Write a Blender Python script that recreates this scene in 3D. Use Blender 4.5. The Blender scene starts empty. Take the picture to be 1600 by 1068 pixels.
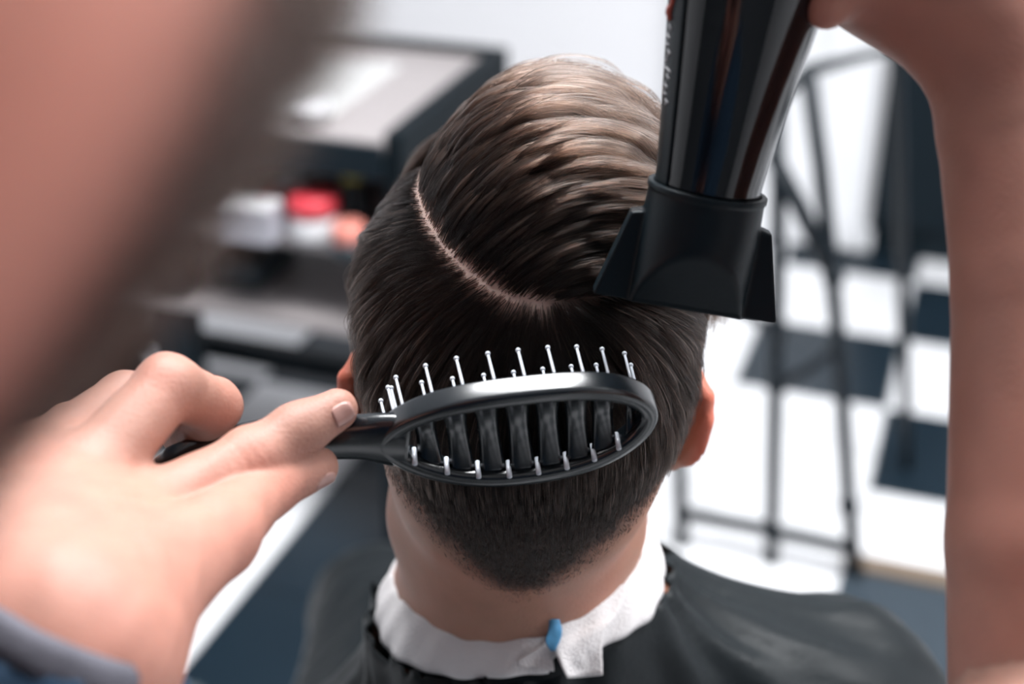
import bpy, bmesh, math, random
import numpy as np
from mathutils import Vector, Matrix

random.seed(7); RNG = np.random.default_rng(7)
sc = bpy.context.scene
COL = sc.collection

# ------------------------------------------------------------------ camera
PITCH = math.radians(28.0)
CAM = np.array([0.0, 0.0, 1.55])
FPX = 1600 * 50.0 / 36.0
RIGHT = np.array([1.0, 0.0, 0.0])
FWD = np.array([0.0, math.cos(PITCH), -math.sin(PITCH)])
UP = np.array([0.0, math.sin(PITCH), math.cos(PITCH)])
cam_data = bpy.data.cameras.new('camera')
cam_data.lens = 50.0; cam_data.sensor_width = 36.0
cam_data.clip_start = 0.01; cam_data.clip_end = 60
cam_data.dof.use_dof = True
cam_data.dof.focus_distance = 0.612
cam_data.dof.aperture_fstop = 4.2
cam_obj = bpy.data.objects.new('camera', cam_data)
COL.objects.link(cam_obj)
cam_obj.location = CAM
cam_obj.rotation_euler = (math.pi / 2 - PITCH, 0, 0)
sc.camera = cam_obj

# ------------------------------------------------------------------ world, view
world = bpy.data.worlds.new('world'); sc.world = world
world.use_nodes = True
world.node_tree.nodes['Background'].inputs[0].default_value = (0.80, 0.86, 1.0, 1)
world.node_tree.nodes['Background'].inputs[1].default_value = 0.35
sc.view_settings.view_transform = 'Standard'
sc.view_settings.look = 'None'
sc.view_settings.gamma = 1.0
sc.view_settings.use_curve_mapping = False
sc.view_settings.exposure = -0.2
sc.cycles.max_bounces = 6; sc.cycles.diffuse_bounces = 4; sc.cycles.glossy_bounces = 3; sc.cycles.transmission_bounces = 4
sc.cycles.caustics_reflective = False; sc.cycles.caustics_refractive = False

# ------------------------------------------------------------------ frames
YAW = math.radians(19.2)
GU = np.array([math.cos(YAW), -math.sin(YAW), 0.0])
GV = np.array([math.sin(YAW), math.cos(YAW), 0.0])
def grid(u, v, z=0.0):
    return GU * u + GV * v + np.array([0, 0, z])
def at(px, py, d):
    return CAM + d * (FWD + RIGHT * (px - 800) / FPX + UP * (534 - py) / FPX)
def camp(r, u, f):
    return CAM + RIGHT * r + UP * u + FWD * f
def ray(px, py):
    v = FWD + RIGHT * (px - 800) / FPX + UP * (534 - py) / FPX
    return v / np.linalg.norm(v)
def to_px(P):
    Q = np.atleast_2d(P) - CAM
    f = Q @ FWD
    return 800 + FPX * (Q @ RIGHT) / f, 534 - FPX * (Q @ UP) / f, f

# ------------------------------------------------------------------ object helpers
def link(o, parent=None):
    COL.objects.link(o)
    if parent is not None:
        o.parent = parent
    return o
def tag(o, label=None, cat=None, group=None, kind=None):
    if label: o['label'] = label
    if cat: o['category'] = cat
    if group: o['group'] = group
    if kind: o['kind'] = kind
    return o
def empty(name, loc=(0, 0, 0), label=None, cat=None, group=None):
    o = bpy.data.objects.new(name, None)
    o.location = loc
    o.empty_display_size = 0.05
    link(o)
    return tag(o, label, cat, group)
def child_of(o, parent):
    # parents stay unrotated: only subtract the location
    o.parent = parent
    o.matrix_parent_inverse = Matrix.Translation(-Vector(parent.location))
    return o
def mesh_obj(name, verts, faces, mat, parent=None, smooth=True):
    me = bpy.data.meshes.new(name)
    me.from_pydata([tuple(map(float, v)) for v in verts], [], [tuple(f) for f in faces])
    me.update()
    if smooth:
        me.polygons.foreach_set('use_smooth', [True] * len(me.polygons))
    if mat: me.materials.append(mat)
    o = bpy.data.objects.new(name, me)
    link(o)
    if parent is not None: child_of(o, parent)
    return o
def bm_obj(name, bm, mat, parent=None, smooth=False):
    me = bpy.data.meshes.new(name)
    bm.normal_update()
    bm.to_mesh(me); bm.free()
    if smooth:
        me.polygons.foreach_set('use_smooth', [True] * len(me.polygons))
    if mat: me.materials.append(mat)
    o = bpy.data.objects.new(name, me)
    link(o)
    if parent is not None: child_of(o, parent)
    return o
def frame(o3, x3, y3, z3):
    m = Matrix.Identity(4)
    for i, a in enumerate((x3, y3, z3)):
        for r in range(3): m[r][i] = float(a[r])
    for r in range(3): m[r][3] = float(o3[r])
    return m
def nrm(v):
    v = np.asarray(v, float)
    return v / np.linalg.norm(v)
def room_box(bm, u0, u1, v0, v1, z0, z1, bev=0.0, seg=2):
    """box aligned with the room grid"""
    m = frame(grid((u0 + u1) / 2, (v0 + v1) / 2, (z0 + z1) / 2), GU * (u1 - u0), GV * (v1 - v0), np.array([0, 0, z1 - z0]))
    r = bmesh.ops.create_cube(bm, size=1.0, matrix=m)
    if bev > 0:
        es = list({e for v in r['verts'] for e in v.link_edges})
        bmesh.ops.bevel(bm, geom=es, offset=bev, segments=seg, affect='EDGES', profile=0.5)
def box(bm, c, x, y, z, bev=0.0, seg=2):
    """oriented box: centre and three full edge vectors"""
    r = bmesh.ops.create_cube(bm, size=1.0, matrix=frame(c, x, y, z))
    if bev > 0:
        es = list({e for v in r['verts'] for e in v.link_edges})
        bmesh.ops.bevel(bm, geom=es, offset=bev, segments=seg, affect='EDGES', profile=0.5)
def basis(axis):
    a = nrm(axis)
    h = np.array([0, 0, 1.0]) if abs(a[2]) < 0.9 else np.array([1.0, 0, 0])
    x = nrm(np.cross(h, a)); y = np.cross(a, x)
    return x, y, a
def tube(bm, pts, rads, n=12, cap=True):
    """swept round tube along a polyline"""
    pts = [np.asarray(p, float) for p in pts]
    if np.isscalar(rads): rads = [rads] * len(pts)
    rings = []
    x = None
    for i, p in enumerate(pts):
        t = nrm(pts[min(i + 1, len(pts) - 1)] - pts[max(i - 1, 0)])
        if x is None: x, y, _ = basis(t)
        x = nrm(x - t * (x @ t)); y = np.cross(t, x)
        rings.append([bm.verts.new(p + rads[i] * (math.cos(a) * x + math.sin(a) * y)) for a in np.linspace(0, 2 * math.pi, n, endpoint=False)])
    for a, b in zip(rings[:-1], rings[1:]):
        for k in range(n):
            bm.faces.new((a[k], a[(k + 1) % n], b[(k + 1) % n], b[k]))
    if cap:
        bm.faces.new(rings[0][::-1]); bm.faces.new(rings[-1])
def lathe(bm, o3, axis, prof, n=40, x=None):
    """prof: list of (radius, distance along axis)"""
    if x is None: x, y, a = basis(axis)
    else:
        a = nrm(axis); x = nrm(x - a * (np.asarray(x) @ a)); y = np.cross(a, x)
    rings = []
    for r, s in prof:
        c = np.asarray(o3) + a * s
        if r < 1e-6: rings.append([bm.verts.new(c)])
        else: rings.append([bm.verts.new(c + r * (math.cos(t) * x + math.sin(t) * y)) for t in np.linspace(0, 2 * math.pi, n, endpoint=False)])
    for p, q in zip(rings[:-1], rings[1:]):
        for k in range(n):
            k2 = (k + 1) % n
            if len(p) == 1 and len(q) == 1: continue
            if len(p) == 1: bm.faces.new((p[0], q[k2], q[k]))
            elif len(q) == 1: bm.faces.new((p[k], p[k2], q[0]))
            else: bm.faces.new((p[k], p[k2], q[k2], q[k]))
def catmull(pts, n=8):
    P = np.asarray(pts, float)
    P = np.vstack([2 * P[0] - P[1], P, 2 * P[-1] - P[-2]])
    out = []
    for i in range(1, len(P) - 2):
        for t in np.linspace(0, 1, n, endpoint=False):
            a, b, c, d = P[i - 1], P[i], P[i + 1], P[i + 2]
            out.append(0.5 * (2 * b + (c - a) * t + (2 * a - 5 * b + 4 * c - d) * t ** 2 + (3 * b - a - 3 * c + d) * t ** 3))
    out.append(P[-2])
    return np.array(out)

# ------------------------------------------------------------------ signed distance toolkit
def ss(x, a, b):
    t = np.clip((x - a) / (b - a), 0, 1)
    return t * t * (3 - 2 * t)
def smin(a, b, k):
    h = np.clip(0.5 + 0.5 * (b - a) / k, 0, 1)
    return b + (a - b) * h - k * h * (1 - h)
def smax(a, b, k):
    return -smin(-a, -b, k)
def s_ell(P, c, r):
    r = np.asarray(r, float)
    q = P - np.asarray(c)
    k0 = np.sqrt(((q / r) ** 2).sum(1)) + 1e-9
    k1 = np.sqrt(((q / (r * r)) ** 2).sum(1)) + 1e-9
    return k0 * (k0 - 1.0) / k1
def s_cone(P, a, b, r1, r2):
    a = np.asarray(a, float); b = np.asarray(b, float)
    ab = b - a
    q = P - a
    t = np.clip((q @ ab) / (ab @ ab), 0, 1)
    d = q - t[:, None] * ab
    return np.sqrt((d * d).sum(1)) - (r1 + (r2 - r1) * t)
def s_chain(P, pts, rads, k=0.004):
    d = None
    for i in range(len(pts) - 1):
        c = s_cone(P, pts[i], pts[i + 1], rads[i], rads[i + 1])
        d = c if d is None else smin(d, c, k)
    return d
_TET = np.array([[1, -1, -1], [-1, -1, 1], [-1, 1, -1], [1, 1, 1]], float)
def grad(f, P, e=4e-4):
    g = 0
    for k in _TET: g = g + k * f(P + k * e)[:, None]
    return g / (4 * e)
def unit(V):
    return V / (np.linalg.norm(V, axis=1, keepdims=True) + 1e-12)
def wnoise(P, s, seed=0, oct=3):
    """cheap smooth pseudo-noise from sines, about -1..1"""
    r = np.random.default_rng(seed)
    o = np.zeros(len(P)); amp = 1.0; tot = 0
    for k in range(oct):
        for _ in range(3):
            w = r.normal(size=3) * s * (2 ** k); ph = r.uniform(0, 6.28)
            o += amp * np.sin(P @ w + ph)
        tot += amp * 2.0; amp *= 0.55
    return o / tot
def surface_nets(f, lo, hi, h, slack=2.2):
    lo = np.asarray(lo, float); hi = np.asarray(hi, float)
    B = 8
    nb = np.maximum(1, np.ceil((hi - lo) / (h * B)).astype(int))
    n = nb * B + 1
    V = np.full(tuple(n), 1.0, np.float32)
    ctr = np.stack(np.meshgrid(*[np.arange(k) for k in nb], indexing='ij'), -1).reshape(-1, 3)
    cp = lo + (ctr + 0.5) * B * h
    dc = f(cp)
    near = np.abs(dc) < B * h * 0.87 * slack
    sgn = np.where(dc < 0, -1.0, 1.0)
    for c, s in zip(ctr[~near], sgn[~near]):
        if s < 0:
            a = c * B
            V[a[0]:a[0] + B + 1, a[1]:a[1] + B + 1, a[2]:a[2] + B + 1] = -1.0
    loc = np.stack(np.meshgrid(*[np.arange(B + 1)] * 3, indexing='ij'), -1).reshape(-1, 3)
    nc = ctr[near]
    CH = 400
    for i in range(0, len(nc), CH):
        blk = nc[i:i + CH]
        idx = (blk[:, None, :] * B + loc[None]).reshape(-1, 3)
        v = f(lo + idx * h)
        V[idx[:, 0], idx[:, 1], idx[:, 2]] = v
    ins = V < 0
    nx, ny, nz = V.shape
    cs = [(a, b, c) for a in (0, 1) for b in (0, 1) for c in (0, 1)]
    cnt = np.zeros((nx - 1, ny - 1, nz - 1), np.int8)
    for a, b, c in cs: cnt += ins[a:nx - 1 + a, b:ny - 1 + b, c:nz - 1 + c]
    act = (cnt > 0) & (cnt < 8)
    I = np.argwhere(act)
    vid = np.full(act.shape, -1, np.int64)
    vid[act] = np.arange(len(I))
    pos = np.zeros((len(I), 3)); wt = np.zeros(len(I))
    for ax in range(3):
        o = [x for x in range(3) if x != ax]
        for a in (0, 1):
            for b in (0, 1):
                c0 = np.zeros(3, int); c0[o[0]] = a; c0[o[1]] = b
                c1 = c0.copy(); c1[ax] = 1
                A = I + c0; Bq = I + c1
                va = V[A[:, 0], A[:, 1], A[:, 2]]; vb = V[Bq[:, 0], Bq[:, 1], Bq[:, 2]]
                m = (va < 0) != (vb < 0)
                t = np.where(m, va / np.where(m, va - vb, 1), 0)
                p = A.astype(float); p[:, ax] += t
                pos[m] += p[m]; wt[m] += 1
    pos /= wt[:, None]
    verts = lo + pos * h
    faces = []
    for ax in range(3):
        o = [(ax + 1) % 3, (ax + 2) % 3]
        sl0 = [slice(None)] * 3; sl1 = [slice(None)] * 3
        sl0[ax] = slice(0, -1); sl1[ax] = slice(1, None)
        e0 = ins[tuple(sl0)]; e1 = ins[tuple(sl1)]
        E = np.argwhere(e0 != e1)
        ok = (E[:, o[0]] > 0) & (E[:, o[1]] > 0) & (E[:, o[0]] < V.shape[o[0]] - 1) & (E[:, o[1]] < V.shape[o[1]] - 1)
        E = E[ok]
        q = []
        for a, b in ((-1, -1), (0, -1), (0, 0), (-1, 0)):
            C = E.copy(); C[:, o[0]] += a; C[:, o[1]] += b
            q.append(vid[C[:, 0], C[:, 1], C[:, 2]])
        q = np.stack(q, 1)
        flip = ~e0[E[:, 0], E[:, 1], E[:, 2]]
        q[flip] = q[flip][:, ::-1]
        faces.append(q)
    faces = np.concatenate(faces)
    faces = faces[(faces >= 0).all(1)]
    for _ in range(1):
        g = grad(f, verts, e=h * 0.3)
        gl = (g * g).sum(1)
        d = np.clip(f(verts) / np.maximum(gl, 0.1), -0.5 * h, 0.5 * h)
        verts = verts - g * d[:, None]
    return verts, faces
def np_mesh(name, verts, faces, mat, parent=None, attrs=None, keep=None):
    if keep is not None:
        faces = faces[keep[faces].all(1)]
        used = np.unique(faces)
        remap = np.full(len(verts), -1); remap[used] = np.arange(len(used))
        faces = remap[faces]; verts = verts[used]
        if attrs: attrs = {k: v[used] for k, v in attrs.items()}
    me = bpy.data.meshes.new(name)
    me.vertices.add(len(verts)); me.vertices.foreach_set('co', np.asarray(verts, np.float32).ravel())
    k = faces.shape[1]
    me.loops.add(faces.size); me.loops.foreach_set('vertex_index', faces.astype(np.int32).ravel())
    me.polygons.add(len(faces))
    me.polygons.foreach_set('loop_start', np.arange(0, faces.size, k, dtype=np.int32))
    me.polygons.foreach_set('use_smooth', np.ones(len(faces), bool))
    me.update(calc_edges=True); me.validate()
    for an, av in (attrs or {}).items():
        at_ = me.attributes.new(an, 'FLOAT', 'POINT')
        at_.data.foreach_set('value', np.asarray(av, np.float32))
    if mat: me.materials.append(mat)
    o = bpy.data.objects.new(name, me)
    link(o)
    if parent is not None: child_of(o, parent)
    return o
def join_np(parts):
    vs, fs, n = [], [], 0
    for v, f in parts:
        vs.append(v); fs.append(f + n); n += len(v)
    return np.concatenate(vs), np.concatenate(fs)
def strands_obj(name, P, rad, mat, parent, tip=0.25, tint=None):
    """P: (N, K, 3) strand points in world space; rad: (N,) root radius"""
    N, K, _ = P.shape
    cu = bpy.data.hair_curves.new(name)
    cu.add_curves([K] * N)
    cu.attributes['position'].data.foreach_set('vector', np.asarray(P, np.float32).ravel())
    ra = cu.attributes.get('radius') or cu.attributes.new('radius', 'FLOAT', 'POINT')
    taper = np.linspace(0, 1, K) ** 2
    R = np.asarray(rad)[:, None] * (1 - (1 - tip) * taper[None])
    ra.data.foreach_set('value', R.astype(np.float32).ravel())
    if tint is not None:
        ta = cu.attributes.new('tint', 'FLOAT', 'CURVE'); ta.data.foreach_set('value', np.asarray(tint, np.float32))
    cu.materials.append(mat)
    o = bpy.data.objects.new(name, cu)
    link(o); child_of(o, parent)
    return o

# ------------------------------------------------------------------ materials
def mat_base(name):
    m = bpy.data.materials.new(name); m.use_nodes = True
    nt = m.node_tree
    return m, nt, nt.nodes['Principled BSDF']
def mat(name, col, rough=0.5, metal=0.0, spec=0.5, coat=0.0, coat_rough=0.05, bump=0.0, bscale=200.0, var=0.0, vscale=8.0, emit=0.0, trans=0.0, sheen=0.0, rvar=0.0):
    m, nt, b = mat_base(name)
    c = (*col, 1)
    b.inputs['Base Color'].default_value = c
    b.inputs['Roughness'].default_value = rough
    b.inputs['Metallic'].default_value = metal
    b.inputs['Specular IOR Level'].default_value = spec
    b.inputs['Coat Weight'].default_value = coat
    b.inputs['Coat Roughness'].default_value = coat_rough
    b.inputs['Transmission Weight'].default_value = trans
    b.inputs['Sheen Weight'].default_value = sheen
    if emit:
        b.inputs['Emission Color'].default_value = c
        b.inputs['Emission Strength'].default_value = emit
    tc = nt.nodes.new('ShaderNodeTexCoord')
    if var or rvar:
        n = nt.nodes.new('ShaderNodeTexNoise'); n.inputs['Scale'].default_value = vscale; n.inputs['Detail'].default_value = 4
        nt.links.new(tc.outputs['Object'], n.inputs['Vector'])
        if var:
            mx = nt.nodes.new('ShaderNodeMix'); mx.data_type = 'RGBA'
            mx.inputs['A'].default_value = (*[x * (1 - var) for x in col], 1)
            mx.inputs['B'].default_value = (*[min(1, x * (1 + var)) for x in col], 1)
            nt.links.new(n.outputs['Fac'], mx.inputs['Factor'])
            nt.links.new(mx.outputs['Result'], b.inputs['Base Color'])
        if rvar:
            mr = nt.nodes.new('ShaderNodeMapRange')
            mr.inputs['To Min'].default_value = max(0, rough - rvar); mr.inputs['To Max'].default_value = rough + rvar
            nt.links.new(n.outputs['Fac'], mr.inputs['Value']); nt.links.new(mr.outputs['Result'], b.inputs['Roughness'])
    if bump:
        n2 = nt.nodes.new('ShaderNodeTexNoise'); n2.inputs['Scale'].default_value = bscale; n2.inputs['Detail'].default_value = 3
        nt.links.new(tc.outputs['Object'], n2.inputs['Vector'])
        bp = nt.nodes.new('ShaderNodeBump'); bp.inputs['Strength'].default_value = bump; bp.inputs['Distance'].default_value = 0.002
        nt.links.new(n2.outputs['Fac'], bp.inputs['Height']); nt.links.new(bp.outputs['Normal'], b.inputs['Normal'])
    return m
def skin_mat(name, col, red, dark, sss=0.12, rough=0.5, mott=0.16):
    """skin with pigment and ear backlight read from mesh attributes: 'redness' and 'stubble'"""
    m, nt, b = mat_base(name)
    L = nt.links
    tc = nt.nodes.new('ShaderNodeTexCoord')
    n = nt.nodes.new('ShaderNodeTexNoise'); n.inputs['Scale'].default_value = 55; n.inputs['Detail'].default_value = 5
    L.new(tc.outputs['Object'], n.inputs['Vector'])
    m0 = nt.nodes.new('ShaderNodeMix'); m0.data_type = 'RGBA'
    m0.inputs['A'].default_value = (*[c * (1 - mott) for c in col], 1)
    m0.inputs['B'].default_value = (*[min(1, c * (1 + mott)) for c in col], 1)
    L.new(n.outputs['Fac'], m0.inputs['Factor'])
    a1 = nt.nodes.new('ShaderNodeAttribute'); a1.attribute_name = 'redness'
    m1 = nt.nodes.new('ShaderNodeMix'); m1.data_type = 'RGBA'
    L.new(a1.outputs['Fac'], m1.inputs['Factor']); L.new(m0.outputs['Result'], m1.inputs['A'])
    m1.inputs['B'].default_value = (*red, 1)
    a2 = nt.nodes.new('ShaderNodeAttribute'); a2.attribute_name = 'stubble'
    m2 = nt.nodes.new('ShaderNodeMix'); m2.data_type = 'RGBA'
    L.new(a2.outputs['Fac'], m2.inputs['Factor']); L.new(m1.outputs['Result'], m2.inputs['A'])
    m2.inputs['B'].default_value = (*dark, 1)
    a3 = nt.nodes.new('ShaderNodeAttribute'); a3.attribute_name = 'pale'
    m3 = nt.nodes.new('ShaderNodeMix'); m3.data_type = 'RGBA'
    L.new(a3.outputs['Fac'], m3.inputs['Factor']); L.new(m2.outputs['Result'], m3.inputs['A'])
    m3.inputs['B'].default_value = (0.62, 0.52, 0.49, 1)
    L.new(m3.outputs['Result'], b.inputs['Base Color'])
    b.inputs['Roughness'].default_value = rough
    b.inputs['Specular IOR Level'].default_value = 0.28
    b.inputs['Subsurface Weight'].default_value = sss
    b.inputs['Subsurface Radius'].default_value = (1.0, 0.28, 0.14)
    b.inputs['Subsurface Scale'].default_value = 0.006
    n2 = nt.nodes.new('ShaderNodeTexNoise'); n2.inputs['Scale'].default_value = 700; n2.inputs['Detail'].default_value = 3
    L.new(tc.outputs['Object'], n2.inputs['Vector'])
    bp = nt.nodes.new('ShaderNodeBump'); bp.inputs['Strength'].default_value = 0.30; bp.inputs['Distance'].default_value = 0.001
    L.new(n2.outputs['Fac'], bp.inputs['Height']); L.new(bp.outputs['Normal'], b.inputs['Normal'])
    return m
def hair_mat(name, col, var=0.35, rough=0.28, rrough=0.35, coat=0.0, light=None):
    m = bpy.data.materials.new(name); m.use_nodes = True
    nt = m.node_tree
    for nd in list(nt.nodes):
        if nd.type == 'BSDF_PRINCIPLED': nt.nodes.remove(nd)
    out = [nd for nd in nt.nodes if nd.type == 'OUTPUT_MATERIAL'][0]
    h = nt.nodes.new('ShaderNodeBsdfHairPrincipled')
    h.model = 'CHIANG'; h.parametrization = 'COLOR'
    h.inputs['Roughness'].default_value = rough
    h.inputs['Radial Roughness'].default_value = rrough
    h.inputs['Coat'].default_value = coat
    h.inputs['IOR'].default_value = 1.42
    info = nt.nodes.new('ShaderNodeHairInfo')
    att = nt.nodes.new('ShaderNodeAttribute'); att.attribute_name = 'tint'
    mt = nt.nodes.new('ShaderNodeMix'); mt.data_type = 'RGBA'
    mt.inputs['A'].default_value = (*col, 1); mt.inputs['B'].default_value = (*(light or col), 1)
    it = nt.nodes.new('ShaderNodeMapRange'); it.interpolation_type = 'SMOOTHSTEP'
    it.inputs['From Min'].default_value = 0.05; it.inputs['From Max'].default_value = 0.65
    nt.links.new(info.outputs['Intercept'], it.inputs['Value'])
    ml = nt.nodes.new('ShaderNodeMath'); ml.operation = 'MULTIPLY'
    nt.links.new(it.outputs['Result'], ml.inputs[0]); nt.links.new(att.outputs['Fac'], ml.inputs[1])
    nt.links.new(ml.outputs['Value'], mt.inputs['Factor'])  # strand lightens past the root, carrying the highlight in its colour
    io = nt.nodes.new('ShaderNodeMapRange'); io.inputs['To Min'].default_value = 1.30; io.inputs['To Max'].default_value = 1.66
    nt.links.new(ml.outputs['Value'], io.inputs['Value']); nt.links.new(io.outputs['Result'], h.inputs['IOR'])
    mr = nt.nodes.new('ShaderNodeMapRange'); mr.inputs['To Min'].default_value = 1 - var; mr.inputs['To Max'].default_value = 1 + var
    nt.links.new(info.outputs['Random'], mr.inputs['Value'])
    mx = nt.nodes.new('ShaderNodeVectorMath'); mx.operation = 'SCALE'
    nt.links.new(mt.outputs['Result'], mx.inputs[0]); nt.links.new(mr.outputs['Result'], mx.inputs['Scale'])
    nt.links.new(mx.outputs['Vector'], h.inputs['Color'])
    nt.links.new(h.outputs['BSDF'], out.inputs['Surface'])
    return m

M_TILE_W = mat('tile_white', (0.88, 0.89, 0.91), 0.22, spec=0.5, var=0.03, vscale=5, rvar=0.06)
M_TILE_B = mat('tile_black', (0.010, 0.020, 0.030), 0.3, spec=0.3, var=0.15, vscale=5, rvar=0.06)
M_GROUT = mat('grout', (0.45, 0.46, 0.47), 0.9, bump=0.3)
M_WALL = mat('wall_paint', (0.86, 0.86, 0.88), 0.7, bump=0.08, bscale=90)
M_CEIL = mat('ceiling_paint', (0.85, 0.85, 0.85), 0.8, bump=0.05, bscale=60)
M_WHITE = mat('white_lacquer', (0.85, 0.86, 0.88), 0.3, coat=0.3)
M_DARK = mat('dark_lacquer', (0.006, 0.012, 0.017), 0.45, spec=0.15, var=0.2)
M_DARKWOOD = mat('dark_wood', (0.004, 0.008, 0.011), 0.55, spec=0.12, var=0.3, vscale=14, bump=0.1, bscale=60)
M_GREYTOP = mat('grey_top', (0.34, 0.31, 0.31), 0.35, var=0.08)
M_PANEL = mat('glass_panel_reflection', (0.62, 0.62, 0.61), 0.12, coat=0.6)  # pale colour holds the reflection of the wall in the glass
M_BLACKMETAL = mat('black_metal', (0.006, 0.010, 0.014), 0.5, spec=0.25)
M_BROWNEDGE = mat('brown_edge', (0.20, 0.15, 0.11), 0.5, var=0.2)
M_CAPE = mat('cape_nylon', (0.0035, 0.006, 0.0075), 0.45, spec=0.18, sheen=0.02, bump=0.12, bscale=420, var=0.1, vscale=30)
M_STRIP = mat('crepe_paper', (0.83, 0.80, 0.80), 0.85, bump=0.55, bscale=900, var=0.05, vscale=90)
M_BLUE = mat('blue_seal', (0.10, 0.34, 0.60), 0.5, var=0.35, vscale=220)
M_BRUSH = mat('brush_plastic', (0.004, 0.007, 0.010), 0.26, spec=0.5, coat=0.6, coat_rough=0.2)
M_PIN = mat('nylon_pin', (0.62, 0.66, 0.72), 0.3, coat=0.4)
M_BARREL = mat('dryer_gloss', (0.002, 0.003, 0.005), 0.10, spec=0.4, coat=0.5, coat_rough=0.04)
M_NOZZLE = mat('dryer_matte', (0.004, 0.010, 0.014), 0.42, spec=0.2, bump=0.05, bscale=500)
M_LOGO = mat('logo_silver', (0.42, 0.43, 0.45), 0.4)
M_LOGO_RED = mat('logo_red', (0.42, 0.08, 0.05), 0.4)
M_DENIM = mat('denim', (0.005, 0.028, 0.062), 0.85, bump=0.5, bscale=1200, var=0.25, vscale=60)
M_CUFF = mat('cuff_grey', (0.10, 0.098, 0.12), 0.85, bump=0.5, bscale=1000, var=0.25, vscale=80)
M_TROUSER = mat('trouser', (0.02, 0.022, 0.026), 0.8, bump=0.3, bscale=500)
M_LEATHER = mat('leather', (0.02, 0.03, 0.036), 0.4, bump=0.2, bscale=180)
M_CHROME = mat('chrome', (0.7, 0.7, 0.72), 0.15, metal=1.0)
M_NAIL = mat('nail', (0.44, 0.245, 0.21), 0.35, coat=0.15, var=0.05)
M_SKIN_C = skin_mat('client_skin', (0.42, 0.22, 0.155), (0.62, 0.16, 0.10), (0.018, 0.014, 0.012), sss=0.25)
M_SKIN_B = skin_mat('barber_skin', (0.385, 0.205, 0.158), (0.66, 0.25, 0.185), (0.030, 0.020, 0.017), sss=0.15)
M_HAIR = hair_mat('brown_hair', (0.0060, 0.0042, 0.0036), var=0.6, rough=0.10, rrough=0.25, light=(0.185, 0.108, 0.078))
M_BEARD = hair_mat('beard_hair', (0.012, 0.008, 0.006))
M_WALL_D = mat('wall_low_bounce', (0.10, 0.11, 0.12), 0.7, bump=0.08, bscale=90)  # unseen wall kept dark so it bounces little light
M_LAMP = mat('lamp_diffuser', (1.0, 0.98, 0.96), 0.5, emit=9.0)

# ================================================================== the room
def plane_uv(px, py, z=0.0):
    d = ray(px, py); t = (z - CAM[2]) / d[2]
    p = CAM + d * t
    return float(p @ GU), float(p @ GV)
TS = 0.33; TU0 = -0.105; TV0 = 2.404
U0, U1, V0, V1, ZC = -2.77, 2.18, -1.556, 3.556, 2.70

bm = bmesh.new(); room_box(bm, U0, U1, V0, V1, -0.12, -0.006)
floor = tag(bm_obj('floor', bm, M_GROUT), 'black and white checkered tile floor of the barber shop', kind='structure')
def tile_mesh(name, m, su, sv):
    b = bmesh.new(); box(b, (0, 0, -0.004), GU * (su - 0.004), GV * (sv - 0.004), np.array([0, 0, 0.008]), bev=0.0012, seg=1)
    me = bpy.data.meshes.new(name); b.normal_update(); b.to_mesh(me); b.free(); me.materials.append(m); return me
tmW = tile_mesh('tile', M_TILE_W, TS, TS); tmB = tile_mesh('tile', M_TILE_B, TS, TS)
tmWs = tile_mesh('tile', M_TILE_W, TS, 0.162); tmBs = tile_mesh('tile', M_TILE_B, TS, 0.162)
WHITE_OVERRIDE = {(-1, -1), (-2, 0), (-2, 2), (-2, -2), (-4, -2)}
BLACK_OVERRIDE = {(-3, -2)}
for i in range(-8, 7):
    for j in range(-12, 4):
        blk = (i + j) % 2 == 0 and (i, j) not in WHITE_OVERRIDE or (i, j) in BLACK_OVERRIDE
        short = j == 3
        o = bpy.data.objects.new('tile', (tmBs if blk else tmWs) if short else (tmB if blk else tmW))
        link(o, floor)
        o.location = grid(TU0 + TS * (i + 0.5), TV0 + TS * j + (0.081 if short else TS / 2), 0.0)

def wall(name, u0, u1, v0, v1, label):
    b = bmesh.new(); room_box(b, u0, u1, v0, v1, -0.12, ZC)
    return tag(bm_obj(name, b, M_WALL_D if name == 'wall_front' else M_WALL), label, kind='structure')
wall('wall_back', U0 - 0.1, U1 + 0.1, V1, V1 + 0.1, 'white painted wall facing the customer')
wall('wall_left', U0 - 0.1, U0, V0, V1, 'white painted side wall beyond the cabinet')
wall('wall_right', U1, U1 + 0.1, V0, V1, 'white painted side wall beyond the raised arm')
wall('wall_front', U0 - 0.1, U1 + 0.1, V0 - 0.1, V0, 'unseen wall behind the barber, darkened to cut bounced light')
b = bmesh.new(); room_box(b, U0 - 0.1, U1 + 0.1, V0 - 0.1, V1 + 0.1, ZC, ZC + 0.1)
tag(bm_obj('ceiling', b, M_CEIL), 'white painted ceiling', kind='structure')
b = bmesh.new(); room_box(b, U0, U1, V1 - 0.015, V1, 0, 0.10, bev=0.004)
tag(bm_obj('baseboard_back', b, M_WHITE), 'white skirting board along the wall facing the customer', kind='structure')

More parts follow.
